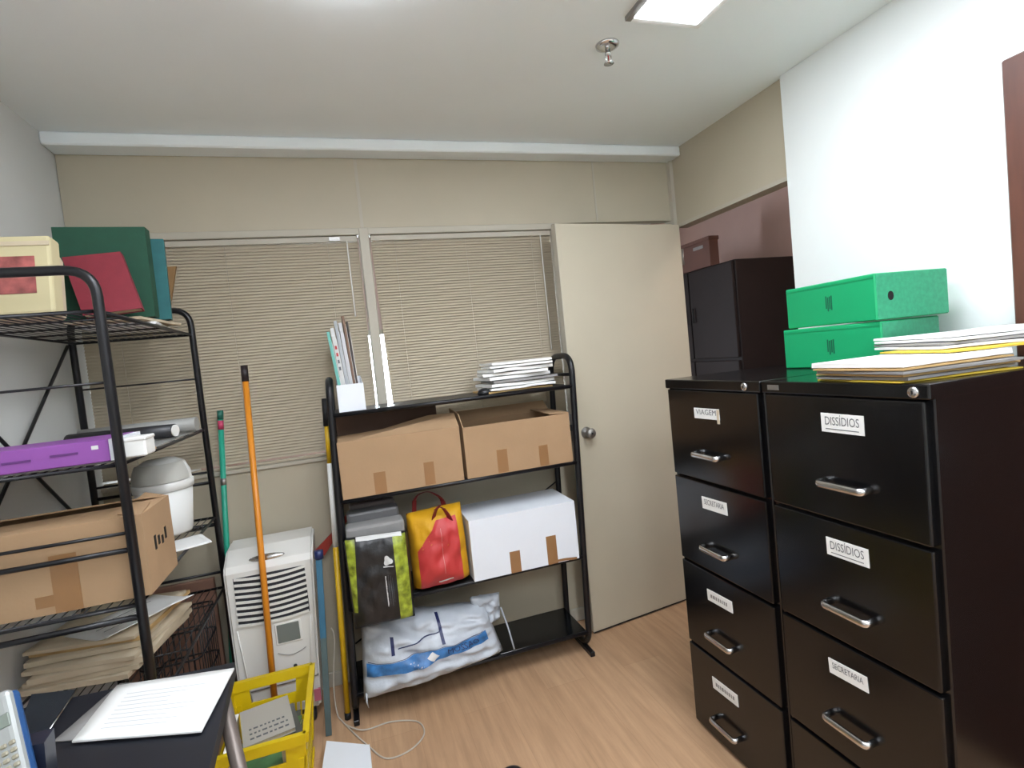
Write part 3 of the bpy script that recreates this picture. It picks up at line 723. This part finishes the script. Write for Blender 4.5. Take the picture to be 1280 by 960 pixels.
# cream picture box at the left edge
o0 = Vector((-.965, 1.925, LSH[0]+.002))
t = empty('picture_box', (-.84, 1.84, LSH[0]), 'cream box with a reddish flower picture at the left edge', 'box')
Mt = Rax(-8, 'X', o0)
M_crm = mat('cream_card', (224, 212, 168), .7, var=.03)
obj('body', box(NB(), -.965, -.728, 1.80, 1.86, LSH[0]+.002, LSH[0]+.225, bev=.008, seg=2, M=Mt), M_crm, t)
M_pic = mat('flower_print', (176, 96, 92), .6, var=.55, scale=22)
obj('picture', box(NB(), -.965, -.765, 1.798, 1.801, LSH[0]+.060, LSH[0]+.165, M=Mt), M_pic, t)
obj('wrap_edge', box(NB(), -.965, -.728, 1.797, 1.80, LSH[0]+.195, LSH[0]+.207, M=Mt), M_paper_c, t)
obj('tissue', box(NB(), -.96, -.74, 1.86, 1.92, LSH[0]+.002, LSH[0]+.20, bev=.02, seg=2, M=Mt), M_paper_c, t)

# second shelf
z = LSH[1]+.006
t = empty('flat_box', (-.75, 1.74, z), 'flat purple box with white end on the second shelf of the tall rack', 'box')
pbox('body', mat('purple_card', (158, 88, 178), .5, var=.05), t, -.96, -.592, 1.648, 1.84, z, z+.058, bev=.002)
pbox('end_flap', M_wcard, t, -.592, -.578, 1.650, 1.838, z+.001, z+.057)
for k in range(3): pbox('print', mat('dark_purple', (110, 56, 130), .5), t, -.92+.1*k, -.86+.1*k, 1.6465, 1.649, z+.020+.004*k, z+.026+.004*k)
obj('print_mark', box(NB(), -.63, -.615, 1.6465, 1.649, z+.035, z+.045), M_wprint, t)
t = empty('small_box', (-.54, 1.70, z), 'small white box beside the purple box', 'box')
pbox('body', M_white, t, -.575, -.515, 1.665, 1.74, z, z+.05, bev=.004); pbox('lid', M_white, t, -.577, -.513, 1.663, 1.742, z+.042, z+.053, bev=.003)
obj('pencil', tube(NB(), [(-.66, 1.93, z+.006), (-.535, 1.80, z+.006)], .005, 6), mat('tan_wood', (206, 176, 140), .6), None, 'thin tan stick behind the small white box', 'stick')
tb = empty('mailing_tube', (-.73, 2.2, z), 'black mailing tube with a white end cap', 'tube')
a, b = Vector((-.93, 2.27, z+.026)), Vector((-.572, 2.15, z+.026))
obj('tube', tube(NB(), [a, b], .024, 16), mat('black_card_tube', (44, 44, 48), .4), tb)
obj('end_cap', tube(NB(), [b, b+(b-a).normalized()*.004], .0205, 16), M_white, tb)
obj('rolled_sheet', tube(NB(), [(-.95, 2.41, z+.029), (-.55, 2.36, z+.029)], .026, 16), mat('clear_grey_film', (178, 178, 174), .3), None, 'grey translucent rolled sheet behind the black tube', 'roll')

# third shelf: carton, swing bin, sheet
z = LSH[2]+.002
x0, x1, y0, y1, z0, z1 = -.965, -.546, 1.66, 1.90, z+.004, z+.220
cb = carton('cardboard_box', 'brown cardboard box on the third shelf of the tall left rack', x0, x1, y0, y1, z0, z1, M_card,
  flaps=[([(x0, y1, z1), (x1, y1, z1), (x1-.03, y1-.11, z1+.022), (x0+.03, y1-.11, z1+.018)], (0, 0, .004)),
         ([(x0, y0, z1), (x1, y0, z1), (x1-.01, y0+.11, z1+.010), (x0+.01, y0+.11, z1+.004)], (0, 0, .004)),
         ([(x1, y0, z1), (x1, y1, z1), (x1-.06, y1, z1+.02), (x1-.06, y0+.02, z1+.008)], (0, 0, .003))],
  tapes=[(-.76, -.70, z0+.0, z0+.15)])
pbox('stain', M_tape, cb, -.80, -.745, y0-.001, y0+.001, z0+.02, z0+.05)
for k in range(4): pbox('printed_mark', M_dark, cb, x1-.001, x1+.001, 1.73+.03*k, 1.745+.03*k, z0+.10+.006*(k % 2), z0+.14-.008*(k % 3))
obj('gap_shade', box(NB(), x1-.20, x1-.02, y0+.113, y1-.113, z1+.004, z1+.005), M_dark, cb)  # dark strip stands in for the shade between the flaps
t = empty('waste_bin', (-.69, 2.36, z), 'white swing-lid waste bin on the third shelf', 'bin')
obj('body', lathe(NB(), [(0, 0), (.076, 0), (.080, .01), (.096, .175), (0, .175)], (-.69, 2.36, z), 32), M_white, t)
obj('rim', lathe(NB(), [(.096, .170), (.101, .172), (.102, .20), (.097, .205), (.09, .2), (.09, .17)], (-.69, 2.36, z), 32), M_white, t)
bm = NB(); lathe(bm, [(.097, .203), (.095, .235), (.080, .27), (.05, .288), (0, .293)], (-.69, 2.36, z), 32); obj('dome', bm, M_white, t)
def flap(u, v):
    a = -math.pi*.92+u*math.pi*.84; r = .1005-.019*v*v; 
    return Vector((-.69+r*math.cos(a), 2.36+r*math.sin(a)-.001, z+.207+v*.068))
bm = NB(); patch(bm, flap, 0, 1, 0, 1, 16, 8); obj('swing_flap', bm, mat('ivory_plastic', (214, 214, 206), .45), t)
sheet('paper_sheet', -.62, 2.13, z, .21, .15, .004, 25, M_paper, 'white paper lying beside the waste bin', 'paper', wav=.002)

# fourth shelf: folder pile
z = LSH[3]+.002
for k in range(7):
    th = (.015, .014, .017, .012, .014, .012, .010)[k]
    sheet('folder', -.81+random.uniform(-.015, .015), 2.09+random.uniform(-.02, .03), z, .31, .40-.01*k, th, -8+random.uniform(-6, 6), M_paper_c if k != 5 else M_manila,
          'cream folder, %s of the pile on the fourth shelf' % ('lowest', 'second from the bottom', 'third from the bottom', 'middle one', 'third from the top', '', 'topmost')[k] if k != 5 else 'tan folder near the top of the fourth-shelf pile', 'folder', 'folder pile on the tall rack', wav=.004)
    z += th+.003
o = sheet('paper_sheet', -.74, 2.06, z, .20, .29, .002, -38, M_paper, 'white printed sheet on top of the cream folder pile', 'paper', wav=.004, curl=.014)
for k in range(3):
    Mr = Rz(-38, Vector((-.74, 2.06, z)))
    bm = box(NB(), -.78+.035*k, -.7785+.035*k, 1.95, 2.15-.04*k, z+.008, z+.0088, M=Mr); obj('printed_line', bm, M_ink, o)
# black wire basket, brown board
t = empty('wire_basket', (-.69, 2.33, LSH[4]), 'black wire basket on the lowest shelf of the tall rack', 'basket')
bx0, bx1, by0, by1, bz0, bz1 = -.80, -.60, 2.20, 2.47, LSH[4]+.003, LSH[4]+.31
for z_ in (bz0+.003, bz0+.1, bz0+.2, bz1):
    obj('ring', tube(NB(), rounded([(bx0, by0, z_), (bx1, by0, z_), (bx1, by1, z_), (bx0, by1, z_)], .03, 4, True), .004, 6, True), M_rack, t)
bm = NB()
for i in range(9):
    for y in (by0, by1): tube(bm, [(bx0+.02+(bx1-bx0-.04)*i/8, y, bz0), (bx0+.02+(bx1-bx0-.04)*i/8, y, bz1)], .002, 5)
    for x in (bx0, bx1): tube(bm, [(x, by0+.02+(by1-by0-.04)*i/8, bz0), (x, by0+.02+(by1-by0-.04)*i/8, bz1)], .002, 5)
    tube(bm, [(bx0+.02+(bx1-bx0-.04)*i/8, by0, bz0), (bx0+.02+(bx1-bx0-.04)*i/8, by1, bz0)], .002, 5)
obj('wire_mesh', bm, M_rack, t, kind='stuff')
obj('board', box(NB(), -.98, -.622, 2.60, 2.625, 0, .66, bev=.002), mat('reddish_brown_board', (150, 112, 94), .7, var=.08), None, 'reddish brown board standing behind the tall rack', 'board')

# ------------------------------------------------------------------ air cooler
M_ac = mat('warm_white_plastic', (222, 220, 214), .35)
M_acd = mat('dark_grey_plastic', (40, 42, 50), .5)  # dark plastic of the grille back, drain knob and casters
t = empty('air_cooler', (-.38, 2.53, 0), 'white portable air cooler beside the middle rack', 'air cooler')
ax0, ax1, ay0, ay1, az0 = -.546, -.196, 2.43, 2.665, .06
bm = NB()
sec = [(ay0+.02, az0), (ay0+.004, az0+.05), (ay0, .40), (ay0-.004, .715), (ay0+.012, .74), (ay0+.10, .785), (ay1-.02, .795), (ay1, .78), (ay1, az0)]
prism(bm, [(ax0, y, z_) for y, z_ in sec], (ax1-ax0, 0, 0))
bmesh.ops.bevel(bm, geom=[e for e in bm.edges if e.calc_face_angle(0) > .9], offset=.010, segments=3, affect='EDGES')
for v in bm.verts:      # taper towards the base
    k = (.78-v.co.z)*.03; v.co.x += k*(1 if v.co.x < (ax0+ax1)/2 else -1)*1.0-.03*(.78-v.co.z)
obj('body', bm, M_ac, t)
def axx(x, z_): return x-.03*(.78-z_)
gx0, gx1, gz0, gz1 = ax0+.04, ax1-.035, .495, .695
gr = obj('grille', box(NB(), axx(gx0, .6), axx(gx1, .6), ay0-.0048, ay0+.01, gz0, gz1), M_acd, t)
for k in range(9):
    zz = gz0+.004+(gz1-gz0-.008)*k/8
    bm = NB(); xa, xb = axx(gx0, zz), axx(gx1, zz)
    for i in range(12):
        u0_, u1_ = i/12, (i+1)/12
        sag = lambda u: -.012*math.sin(math.pi*u)
        prism_pts = [(xa+(xb-xa)*u0_, ay0-.010, zz-.005+sag(u0_)), (xa+(xb-xa)*u1_, ay0-.010, zz-.005+sag(u1_)), (xa+(xb-xa)*u1_, ay0-.010, zz+.005+sag(u1_)), (xa+(xb-xa)*u0_, ay0-.010, zz+.005+sag(u0_))]
        A = [bm.verts.new(p) for p in prism_pts]; B = [bm.verts.new(Vector(p)+Vector((0, .010, 0))) for p in prism_pts]
        bm.faces.new(A); bm.faces.new(B[::-1])
        for q in range(4): bm.faces.new((A[q], B[q], B[(q+1) % 4], A[(q+1) % 4]))
    obj('louvre', bm, M_ac, gr)
xc = axx((ax0+ax1)/2, .5)
dsp = pbox('display', mat('lcd_grey', (128, 134, 128), .25), t, xc+.005, xc+.095, ay0-.006, ay0+.004, .385, .465, bev=.003)
pbox('bezel', M_ac, t, xc-.002, xc+.102, ay0-.004, ay0+.004, .378, .472, bev=.003)
obj('badge', lathe(NB(), [(0, 0), (1, 0), (.9, .12), (0, .16)], (xc, ay0+.022, .752), 28, Rax(64, 'X', Vector((0, 0, 0))) @ Matrix.Diagonal((.070, .014, .03, 1))), M_chrome, t)
obj('control_arc', tube(NB(), [(xc+.0+.11*i/10, ay0-.003, .345-.018*math.sin(math.pi*i/10)) for i in range(11)], .0015, 5), M_steel, t)
obj('drain_knob', lathe(NB(), [(0, 0), (.008, 0), (.006, .008), (0, .009)], (xc+.06, ay0-.001, .275), 12, Matrix.Rotation(math.pi/2, 4, 'X')), M_acd, t)
for s, xe in ((1, ax0+.035), (-1, ax1-.03)):
    obj('front_groove', tube(NB(), [(axx(xe, .47), ay0-.002, .475), (axx(xe+s*.012, .35), ay0-.002, .35), (axx(xe+s*.035, .12), ay0+.001, .12)], .003, 6), M_ac, t)
pbox('tank_seam', M_steel, t, axx(ax0+.02, .2), axx(ax1-.02, .2), ay0-.0015, ay0+.01, .208, .211)
pbox('sticker', mat('pink_sticker', (214, 120, 140), .6), t, axx(ax1-.045, .12), axx(ax1-.018, .12), ay0-.003, ay0+.008, .10, .15)
for x in (ax0+.03, ax1-.08):
    for y in (ay0+.04, ay1-.04):
        obj('caster', lathe(NB(), [(0, -.012), (.022, -.012), (.028, -.006), (.028, .006), (.022, .012), (0, .012)], (x, y, .028), 16, Matrix.Rotation(math.pi/2, 4, 'Y')), M_acd, t)
        pbox('caster_fork', M_acd, t, x-.014, x+.014, y-.012, y+.012, .045, .075)
# flex
cp = [un(414, 785, 'y', 2.50), un(418, 800, 'y', 2.49), un(417, 855, 'y', 2.46), un(423, 896, 'z', .004), un(440, 914, 'z', .004), un(460, 932, 'z', .004), un(483, 948, 'z', .004), un(512, 938, 'z', .004), un(530, 918, 'z', .004), un(522, 902, 'z', .004), un(490, 902, 'z', .004), un(462, 911, 'z', .0045), un(448, 912, 'z', .0105), un(432, 906, 'z', .004)]
def catmull(P, n=8):
    out = []
    for i in range(len(P)-1):
        p0, p1, p2, p3 = P[max(0, i-1)], P[i], P[i+1], P[min(len(P)-1, i+2)]
        for k in range(n):
            t_ = k/n
            out.append(.5*((2*p1)+(p2-p0)*t_+(2*p0-5*p1+4*p2-p3)*t_*t_+(3*p1-p0-3*p2+p3)*t_**3))
    return out+[P[-1]]
obj('power_cable', tube(NB(), [Vector((p.x, p.y, max(p.z, .0035))) for p in catmull(cp)], .0032, 6), mat('ivory_cable', (214, 204, 190), .5), None, 'ivory power cable looping over the floor by the middle rack', 'cable')

# ------------------------------------------------------------------ handles and poles
t = empty('broom_handle', (-.395, 2.34, 0), 'orange broom handle with dark tip leaning on the air cooler', 'broom')
a = un(305, 457, 'y', 2.50); b0 = un(340, 838, 'y', 2.365)
dv = (b0-a).normalized(); fl = a+dv*((a.z-.012)/-dv.z)
obj('pole', tube(NB(), [a+dv*.06, fl], .0125, 12), mat('orange_paint', (242, 152, 40), .35), t)
obj('tip', tube(NB(), [a, a+dv*.068], .0140, 12), mat('black_cap', (40, 28, 30), .5), t)
t = empty('broom_handle', (-.56, 2.48, 0), 'teal green broom handle with pink band beside the tall rack', 'broom')
a = un(275, 513, 'y', 2.66); b = Vector((-.606, 2.575, .01)); M_teal = mat('teal_paint', (44, 182, 150), .4)
dv = (b-a).normalized()
obj('pole', tube(NB(), [a+dv*.012, b], .0115, 12), M_teal, t)
obj('cap', tube(NB(), [a, a+dv*.04], .0128, 12), mat('dark_teal', (26, 112, 96), .4), t)
obj('pink_band', tube(NB(), [a+dv*.045, a+dv*.085], .0120, 12), mat('pink_band', (214, 70, 110), .5), t)
obj('clip', tube(NB(), [a+dv*.30, a+dv*.33], .0120, 12), M_steel, t)
t = empty('yellow_pole', (-.13, 2.40, 0), 'yellow and white pole standing at the left of the middle rack', 'pole')
a = un(406, 498, 'y', 2.42); b = un(432, 855, 'y', 2.40); dv = (b-a).normalized(); b = a+dv*((a.z-.004)/-dv.z)
L_ = (b-a).length
M_yp = mat('yellow_paint', (230, 184, 20), .4)
for nm, f0, f1, rr, m_ in (('grip', 0, .085, .014, M_dark), ('yellow_section', .08, .20, .0105, M_yp), ('white_section', .20, .46, .0115, M_white), ('yellow_section', .46, .985, .0120, M_yp), ('foot', .98, 1, .014, M_dark)):
    obj(nm, tube(NB(), [a+(b-a)*f0, a+(b-a)*f1], rr, 12), m_, t)
t = empty('blue_grey_pole', (-.19, 2.33, 0), 'blue-capped grey green pole standing in front of the air cooler', 'pole')
a = un(398, 688, 'y', 2.385); b = un(411, 915, 'y', 2.33); dv = (b-a).normalized(); b = a+dv*((a.z-.003)/-dv.z)
obj('pole', tube(NB(), [a+dv*.03, b], .0165, 4, smooth=False), mat('grey_teal_paint', (88, 108, 110), .5, var=.1), t)
obj('blue_sleeve', tube(NB(), [a+dv*.03, a+dv*.36], .0170, 4, smooth=False), mat('steel_blue', (58, 116, 146), .5), t)
obj('cap', tube(NB(), [a, a+dv*.035], .0185, 8), mat('navy_cap', (36, 52, 104), .4), t)
t = empty('red_handle', un(404, 690, 'y', 2.655), 'red plastic handle slanting behind the yellow pole', 'handle')
a, b = un(470, 596, 'y', 2.66), un(401, 692, 'y', 2.66)
M_red = mat('red_plastic', (190, 66, 52), .45)
obj('shaft', bar(NB(), a, a+(b-a)*.75, .022, .012, (0, 1, 0)), M_red, t)
bm = NB(); m_ = a+(b-a)*.72; s = (b-a).normalized().cross(Vector((0, 1, 0)))
prism(bm, [m_+s*.012, m_-s*.012, b-s*.03, b+s*.02], (0, .014, 0)); obj('blade', bm, M_red, t)

# ------------------------------------------------------------------ yellow crate
M_cr = mat('yellow_crate_plastic', (240, 206, 16), .4, var=.04)
cx0, cx1, cy0, cy1, cz1 = -.535, -.245, 1.86, 2.285, .335
t = empty('plastic_crate', ((cx0+cx1)/2, (cy0+cy1)/2, 0), 'yellow plastic crate of books on the floor beside the desk', 'crate')
obj('base', box(NB(), cx0+.02, cx1-.02, cy0+.02, cy1-.02, 0, .012), M_cr, t)
def cwall(nm, P):       # P(s, z, d): s along 0..1, height z, d outward
    def slab(s0, s1, z0, z1, d0=0, d1=.006):
        bm = NB(); pts = [P(s, z_, d_) for s in (s0, s1) for z_ in (z0, z1) for d_ in (d0, d1)]
        bmesh.ops.convex_hull(bm, input=[bm.verts.new(p) for p in pts]); return bm
    def add(bm, *a):
        b2 = slab(*a); _merge(bm, b2)
    wl = obj(nm, slab(0, 1, .0, .07), M_cr, t)
    rim = NB(); add(rim, -.02, 1.02, cz1-.035, cz1, -.004, .016); obj('rim', rim, M_cr, wl)
    bm = NB(); add(bm, 0, .2, .245, cz1-.03); add(bm, .8, 1, .245, cz1-.03); add(bm, 0, 1, .205, .246); obj('hand_hole_surround', bm, M_cr, wl)
    bm = NB(); add(bm, 0, .07, .06, .25, -.002, .010); add(bm, .93, 1, .06, .25, -.002, .010)
    add(bm, 0, 1, .135, .150, .001, .006)
    for k in range(1, 14): add(bm, k/14-.014, k/14+.014, .06, .22, .001, .005)
    obj('lattice', bm, M_cr, wl)
tp = .10
def off(z_): return (cz1-z_)*tp
cwall('wall', lambda s, z_, d_: Vector((cx0+off(z_)+s*(cx1-cx0-2*off(z_)), cy0+off(z_)-d_, z_)))
cwall('wall', lambda s, z_, d_: Vector((cx0+off(z_)+s*(cx1-cx0-2*off(z_)), cy1-off(z_)+d_, z_)))
cwall('wall', lambda s, z_, d_: Vector((cx0+off(z_)-d_, cy0+off(z_)+s*(cy1-cy0-2*off(z_)), z_)))
cwall('wall', lambda s, z_, d_: Vector((cx1-off(z_)+d_, cy0+off(z_)+s*(cy1-cy0-2*off(z_)), z_)))
def crate_book(name, label, c, lx_, ly_, th, rz, tiltx, tilty, m, lines=0):
    c = Vector(c); Mr = Matrix.Translation(c) @ Matrix.Rotation(math.radians(rz), 4, 'Z') @ Matrix.Rotation(math.radians(tiltx), 4, 'X') @ Matrix.Rotation(math.radians(tilty), 4, 'Y')
    t = empty(name, c, label, 'book', 'books in the yellow crate')
    obj('pages', box(NB(), -lx_/2+.003, lx_/2-.002, -ly_/2+.003, ly_/2-.003, .002, th-.002, M=Mr), M_pages, t)
    cv = obj('cover', box(NB(), -lx_/2, lx_/2, -ly_/2, ly_/2, th-.002, th, M=Mr), m, t)
    obj('back_cover', box(NB(), -lx_/2, lx_/2, -ly_/2, ly_/2, 0, .002, M=Mr), m, t)
    for k in range(lines):
        bm = NB(); x = -lx_*.36
        while x < lx_*.36:
            wd_ = random.uniform(.006, .016); box(bm, x, x+wd_, -ly_*.12-k*.026, -ly_*.12-k*.026+.008, th, th+.0005, M=Mr); x += wd_+.006
        obj('printed_line', bm, M_ink, cv)
    return t
crate_book('book', 'large dark grey book lowest in the yellow crate', (-.385, 2.06, .013), .19, .30, .195, 0, 0, 0, mat('slate_cover', (84, 92, 94), .5))
crate_book('book', 'book with green and white cover in the yellow crate', (-.385, 2.02, .211), .18, .25, .020, -8, 0, 0, mat('green_cover', (88, 132, 84), .5, var=.4, scale=9))
crate_book('book', 'grey book at the far right in the yellow crate', (-.355, 2.07, .234), .14, .22, .016, 14, 1, 0, mat('grey_cover', (110, 112, 108), .5))
crate_book('booklet', 'pale booklet with printed lines on top in the crate', (-.390, 2.085, .262), .165, .20, .016, 12, 4, 0, mat('pale_cover', (196, 190, 178), .6), 3)
crate_book('book', 'thin white book on edge at the left in the crate', (-.500, 2.02, .19), .014, .26, .10, 0, 0, 2, M_paper)
crate_book('book', 'small brown booklet at the near side in the crate', (-.3, 1.895, .21), .05, .02, .07, 0, 0, 0, mat('brown_mix', (110, 84, 66), .7, var=.3, scale=20))

# ------------------------------------------------------------------ desk with papers, phone, tray
M_desk = mat('dark_navy_laminate', (34, 36, 44), .45, var=.1)
dz = .75
t = empty('desk', (-.68, 1.2, 0), 'dark desk corner with papers in the lower left', 'desk')
obj('top', prism(NB(), [(-1.0, .70, dz-.03), (-.300, .70, dz-.03), (-.353, 1.578, dz-.03), (-1.0, 1.615, dz-.03)], (0, 0, .03)), M_desk, t)
obj('apron', box(NB(), -.97, -.40, .80, 1.52, dz-.12, dz-.03), M_desk, t)
M_leg = mat('taupe_metal', (134, 122, 114), .4, .4)
obj('leg', tube(NB(), [(-.362, 1.455, dz-.03), (-.235, 1.22, .0)], .017, 12), M_leg, t)
obj('leg', tube(NB(), [(-.95, 1.50, dz-.03), (-.97, 1.55, .0)], .017, 12), M_leg, t)
obj('leg', tube(NB(), [(-.40, .80, dz-.03), (-.36, .76, .0)], .017, 12), M_leg, t)
obj('leg', tube(NB(), [(-.95, .80, dz-.03), (-.97, .76, .0)], .017, 12), M_leg, t)
# papers on the desk
C4 = [un(70, 927, 'z', dz+.004), un(255, 914, 'z', dz+.004), un(294, 838, 'z', dz+.004), un(128, 866, 'z', dz+.004)]
def quad_sheet(name, label, q, z0, th, m, group, lines=False, wav=.002):
    bm = NB(); sd = random.random()*9
    def f(u, v, k):
        p = q[0]*(1-u)*(1-v)+q[1]*u*(1-v)+q[2]*u*v+q[3]*(1-u)*v
        return Vector((p.x, p.y, z0+k*th+wav*(.5+.5*noise.noise(Vector((u*3, v*3, sd))))))
    n = 8
    G = [[[bm.verts.new(f(i/n, j/n, k)) for j in range(n+1)] for i in range(n+1)] for k in (0, 1)]
    for k in (0, 1):
        for i in range(n):
            for j in range(n): bm.faces.new((G[k][i][j], G[k][i+1][j], G[k][i+1][j+1], G[k][i][j+1])).smooth = True
    rim = [(i, 0) for i in range(n)]+[(n, j) for j in range(n)]+[(i, n) for i in range(n, 0, -1)]+[(0, j) for j in range(n, 0, -1)]
    for a in range(len(rim)):
        p, r_ = rim[a], rim[(a+1) % len(rim)]
        bm.faces.new((G[0][p[0]][p[1]], G[0][r_[0]][r_[1]], G[1][r_[0]][r_[1]], G[1][p[0]][p[1]]))
    o = obj(name, bm, m, None, label, 'paper', group)
    if lines:
        for k in range(9):
            bm = NB(); v0_ = .16+.075*k
            patch(bm, lambda u, v: f(u, v, 1)+Vector((0, 0, .0006)), .16, .16+random.uniform(.4, .66), v0_, v0_+.012, 8, 1)
            obj('printed_line', bm, mat('pale_ink', (226, 228, 230), .8), o)
    return o
quad_sheet('paper_sheet', 'greyish sheet under the white papers on the desk', [un(66, 928, 'z', dz+.002), un(200, 918, 'z', dz+.002), un(270, 848, 'z', dz+.002), un(150, 855, 'z', dz+.002)], dz+.001, .002, M_paper_g, 'papers on the desk')
quad_sheet('paper_sheet', 'white paper sheets on top of the dark desk', [un(90, 928, 'z', dz+.008), un(252, 915, 'z', dz+.008), un(293, 836, 'z', dz+.008), un(146, 858, 'z', dz+.008)], dz+.006, .004, M_paper, 'papers on the desk', True)
# dark tray with a bright edge
t = empty('dark_folder', un(60, 890, 'z', dz), 'dark folder with a bright silver edge beside the desk papers', 'folder')
q = [un(20, 925, 'z', dz), un(58, 921, 'z', dz), un(95, 866, 'z', dz), un(40, 872, 'z', dz)]
bm = NB(); prism(bm, [Vector((p.x, p.y, dz+.0008)) for p in q], (0, 0, .008)); obj('cover', bm, mat('blue_black_film', (44, 50, 58), .25), t)
bm = NB(); tube(bm, [Vector((q[1].x+.003, q[1].y, dz+.008)), Vector((q[2].x+.003, q[2].y, dz+.008))], .0022, 6); obj('silver_edge', bm, M_chrome, t)
bm = NB(); tube(bm, [Vector((q[1].x+.003, q[1].y-.003, dz+.008)), Vector((q[1].x-.022, q[1].y-.003, dz+.008))], .003, 6); obj('corner_clip', bm, M_chrome, t)
# cordless phone
A = un(-4, 868, 'y', 1.21); B = un(17, 962, 'y', 1.15)
t = empty('cordless_phone', (B.x, B.y, dz), 'silver cordless phone standing in its dark cradle at the left edge', 'phone')
dv = (A-B); Ln = dv.length; dv.normalize()
fr = (Vector((0, -1, .25))-dv*Vector((0, -1, .25)).dot(dv)).normalized(); sd_ = dv.cross(fr)
MP = Matrix((sd_, dv, fr)).transposed().to_4x4(); MP.translation = B
if sd_.x < 0: pass
M_sil = mat('silver_plastic', (186, 190, 188), .35, .2); M_blu = mat('blue_plastic', (38, 84, 140), .4)
bd = obj('handset', box(NB(), -.023, .023, -.035, Ln, -.012, .012, bev=.011, seg=3, M=MP), M_sil, t)
obj('side_trim', box(NB(), -.0265, .0265, -.03, Ln-.004, -.020, .002, bev=.009, seg=2, M=MP), M_blu, t)
obj('display', box(NB(), -.017, .017, Ln*.52, Ln*.70, .010, .0135, bev=.002, M=MP), mat('phone_lcd', (140, 150, 140), .3), t)
obj('earpiece', box(NB(), -.010, .010, Ln*.86, Ln*.91, .010, .0128, bev=.002, M=MP), M_blu, t)
for r_ in range(4):
    for c_ in range(3):
        x_ = -.013+.013*c_; y_ = .004+.0125*r_
        obj('key', box(NB(), x_-.005, x_+.005, y_-.004, y_+.004, .010, .0155, bev=.002, M=MP), mat('key_beige', (178, 172, 150), .5), bd)
bm = NB(); prism(bm, [(B.x-.05, B.y-.05, dz+.001), (B.x+.040, B.y-.05, dz+.001), (B.x+.040, B.y+.07, dz+.001), (B.x-.05, B.y+.07, dz+.001)], (0, 0, .035))
prism(bm, [(B.x-.04, B.y+.015, dz+.036), (B.x+.036, B.y+.015, dz+.036), (B.x+.032, B.y+.06, dz+.036), (B.x-.036, B.y+.06, dz+.036)], (0, .01, .09))
obj('cradle', bm, mat('dark_blue_plastic', (28, 34, 52), .4), t)

# ------------------------------------------------------------------ small floor things at the bottom
q = [un(400, 975, 'z', .05), un(466, 975, 'z', .05), un(462, 930, 'z', .05), un(408, 925, 'z', .05)]
t = empty('low_white_box', ((q[0]+q[2])/2).to_2d().to_3d(), 'low white box with folded flap on the floor by the crate', 'box')
bm = NB(); prism(bm, [Vector((p.x, p.y, .0)) for p in q], (0, 0, .047)); obj('body', bm, M_wcard, t)
bm = NB(); prism(bm, [Vector((p.x, p.y, .048)) for p in (q[0], q[1], q[2])], (0, 0, .003)); obj('flap', bm, M_wcard, t)

c = un(642, 984, 'z', .0)
t = empty('black_shoe', c, 'dark rounded shoe toe on the wood floor at the bottom edge', 'shoe')
dirv = Vector((c.x, c.y, 0)).normalized(); sv = Vector((dirv.y, -dirv.x, 0))
def shoe(u, v, o_=0):   # u along 0 heel..1 toe, v around
    Lx = -.20+.26*u; wdt = (.034+.016*math.sin(min(1, u*1.15)*math.pi*.55))*(max(0, 1-max(0, (u-.72)/.28)**2.4))**.5*(1 if u > .06 else (u/.06)**.5)
    hgt = .085-.040*u if u < .6 else .061-.022*(u-.6)/.4
    hgt *= (max(0, 1-max(0, (u-.80)/.20)**2.6))**.5
    a = math.pi*v
    return c+dirv*Lx+sv*(wdt*math.cos(a))+Vector((0, 0, .012+hgt*math.sin(a)**.7))
bm = NB(); patch(bm, shoe, 0, 1, 0, 1, 24, 14); obj('upper', bm, mat('black_leather', (34, 32, 40), .4), t)
bm = NB(); ring = [shoe(i/20, 0) for i in range(21)]+[shoe(i/20, 1) for i in range(19, 0, -1)]
prism(bm, [Vector((p.x, p.y, .0005)) for p in ring], (0, 0, .014)); obj('sole', bm, M_dark, t)
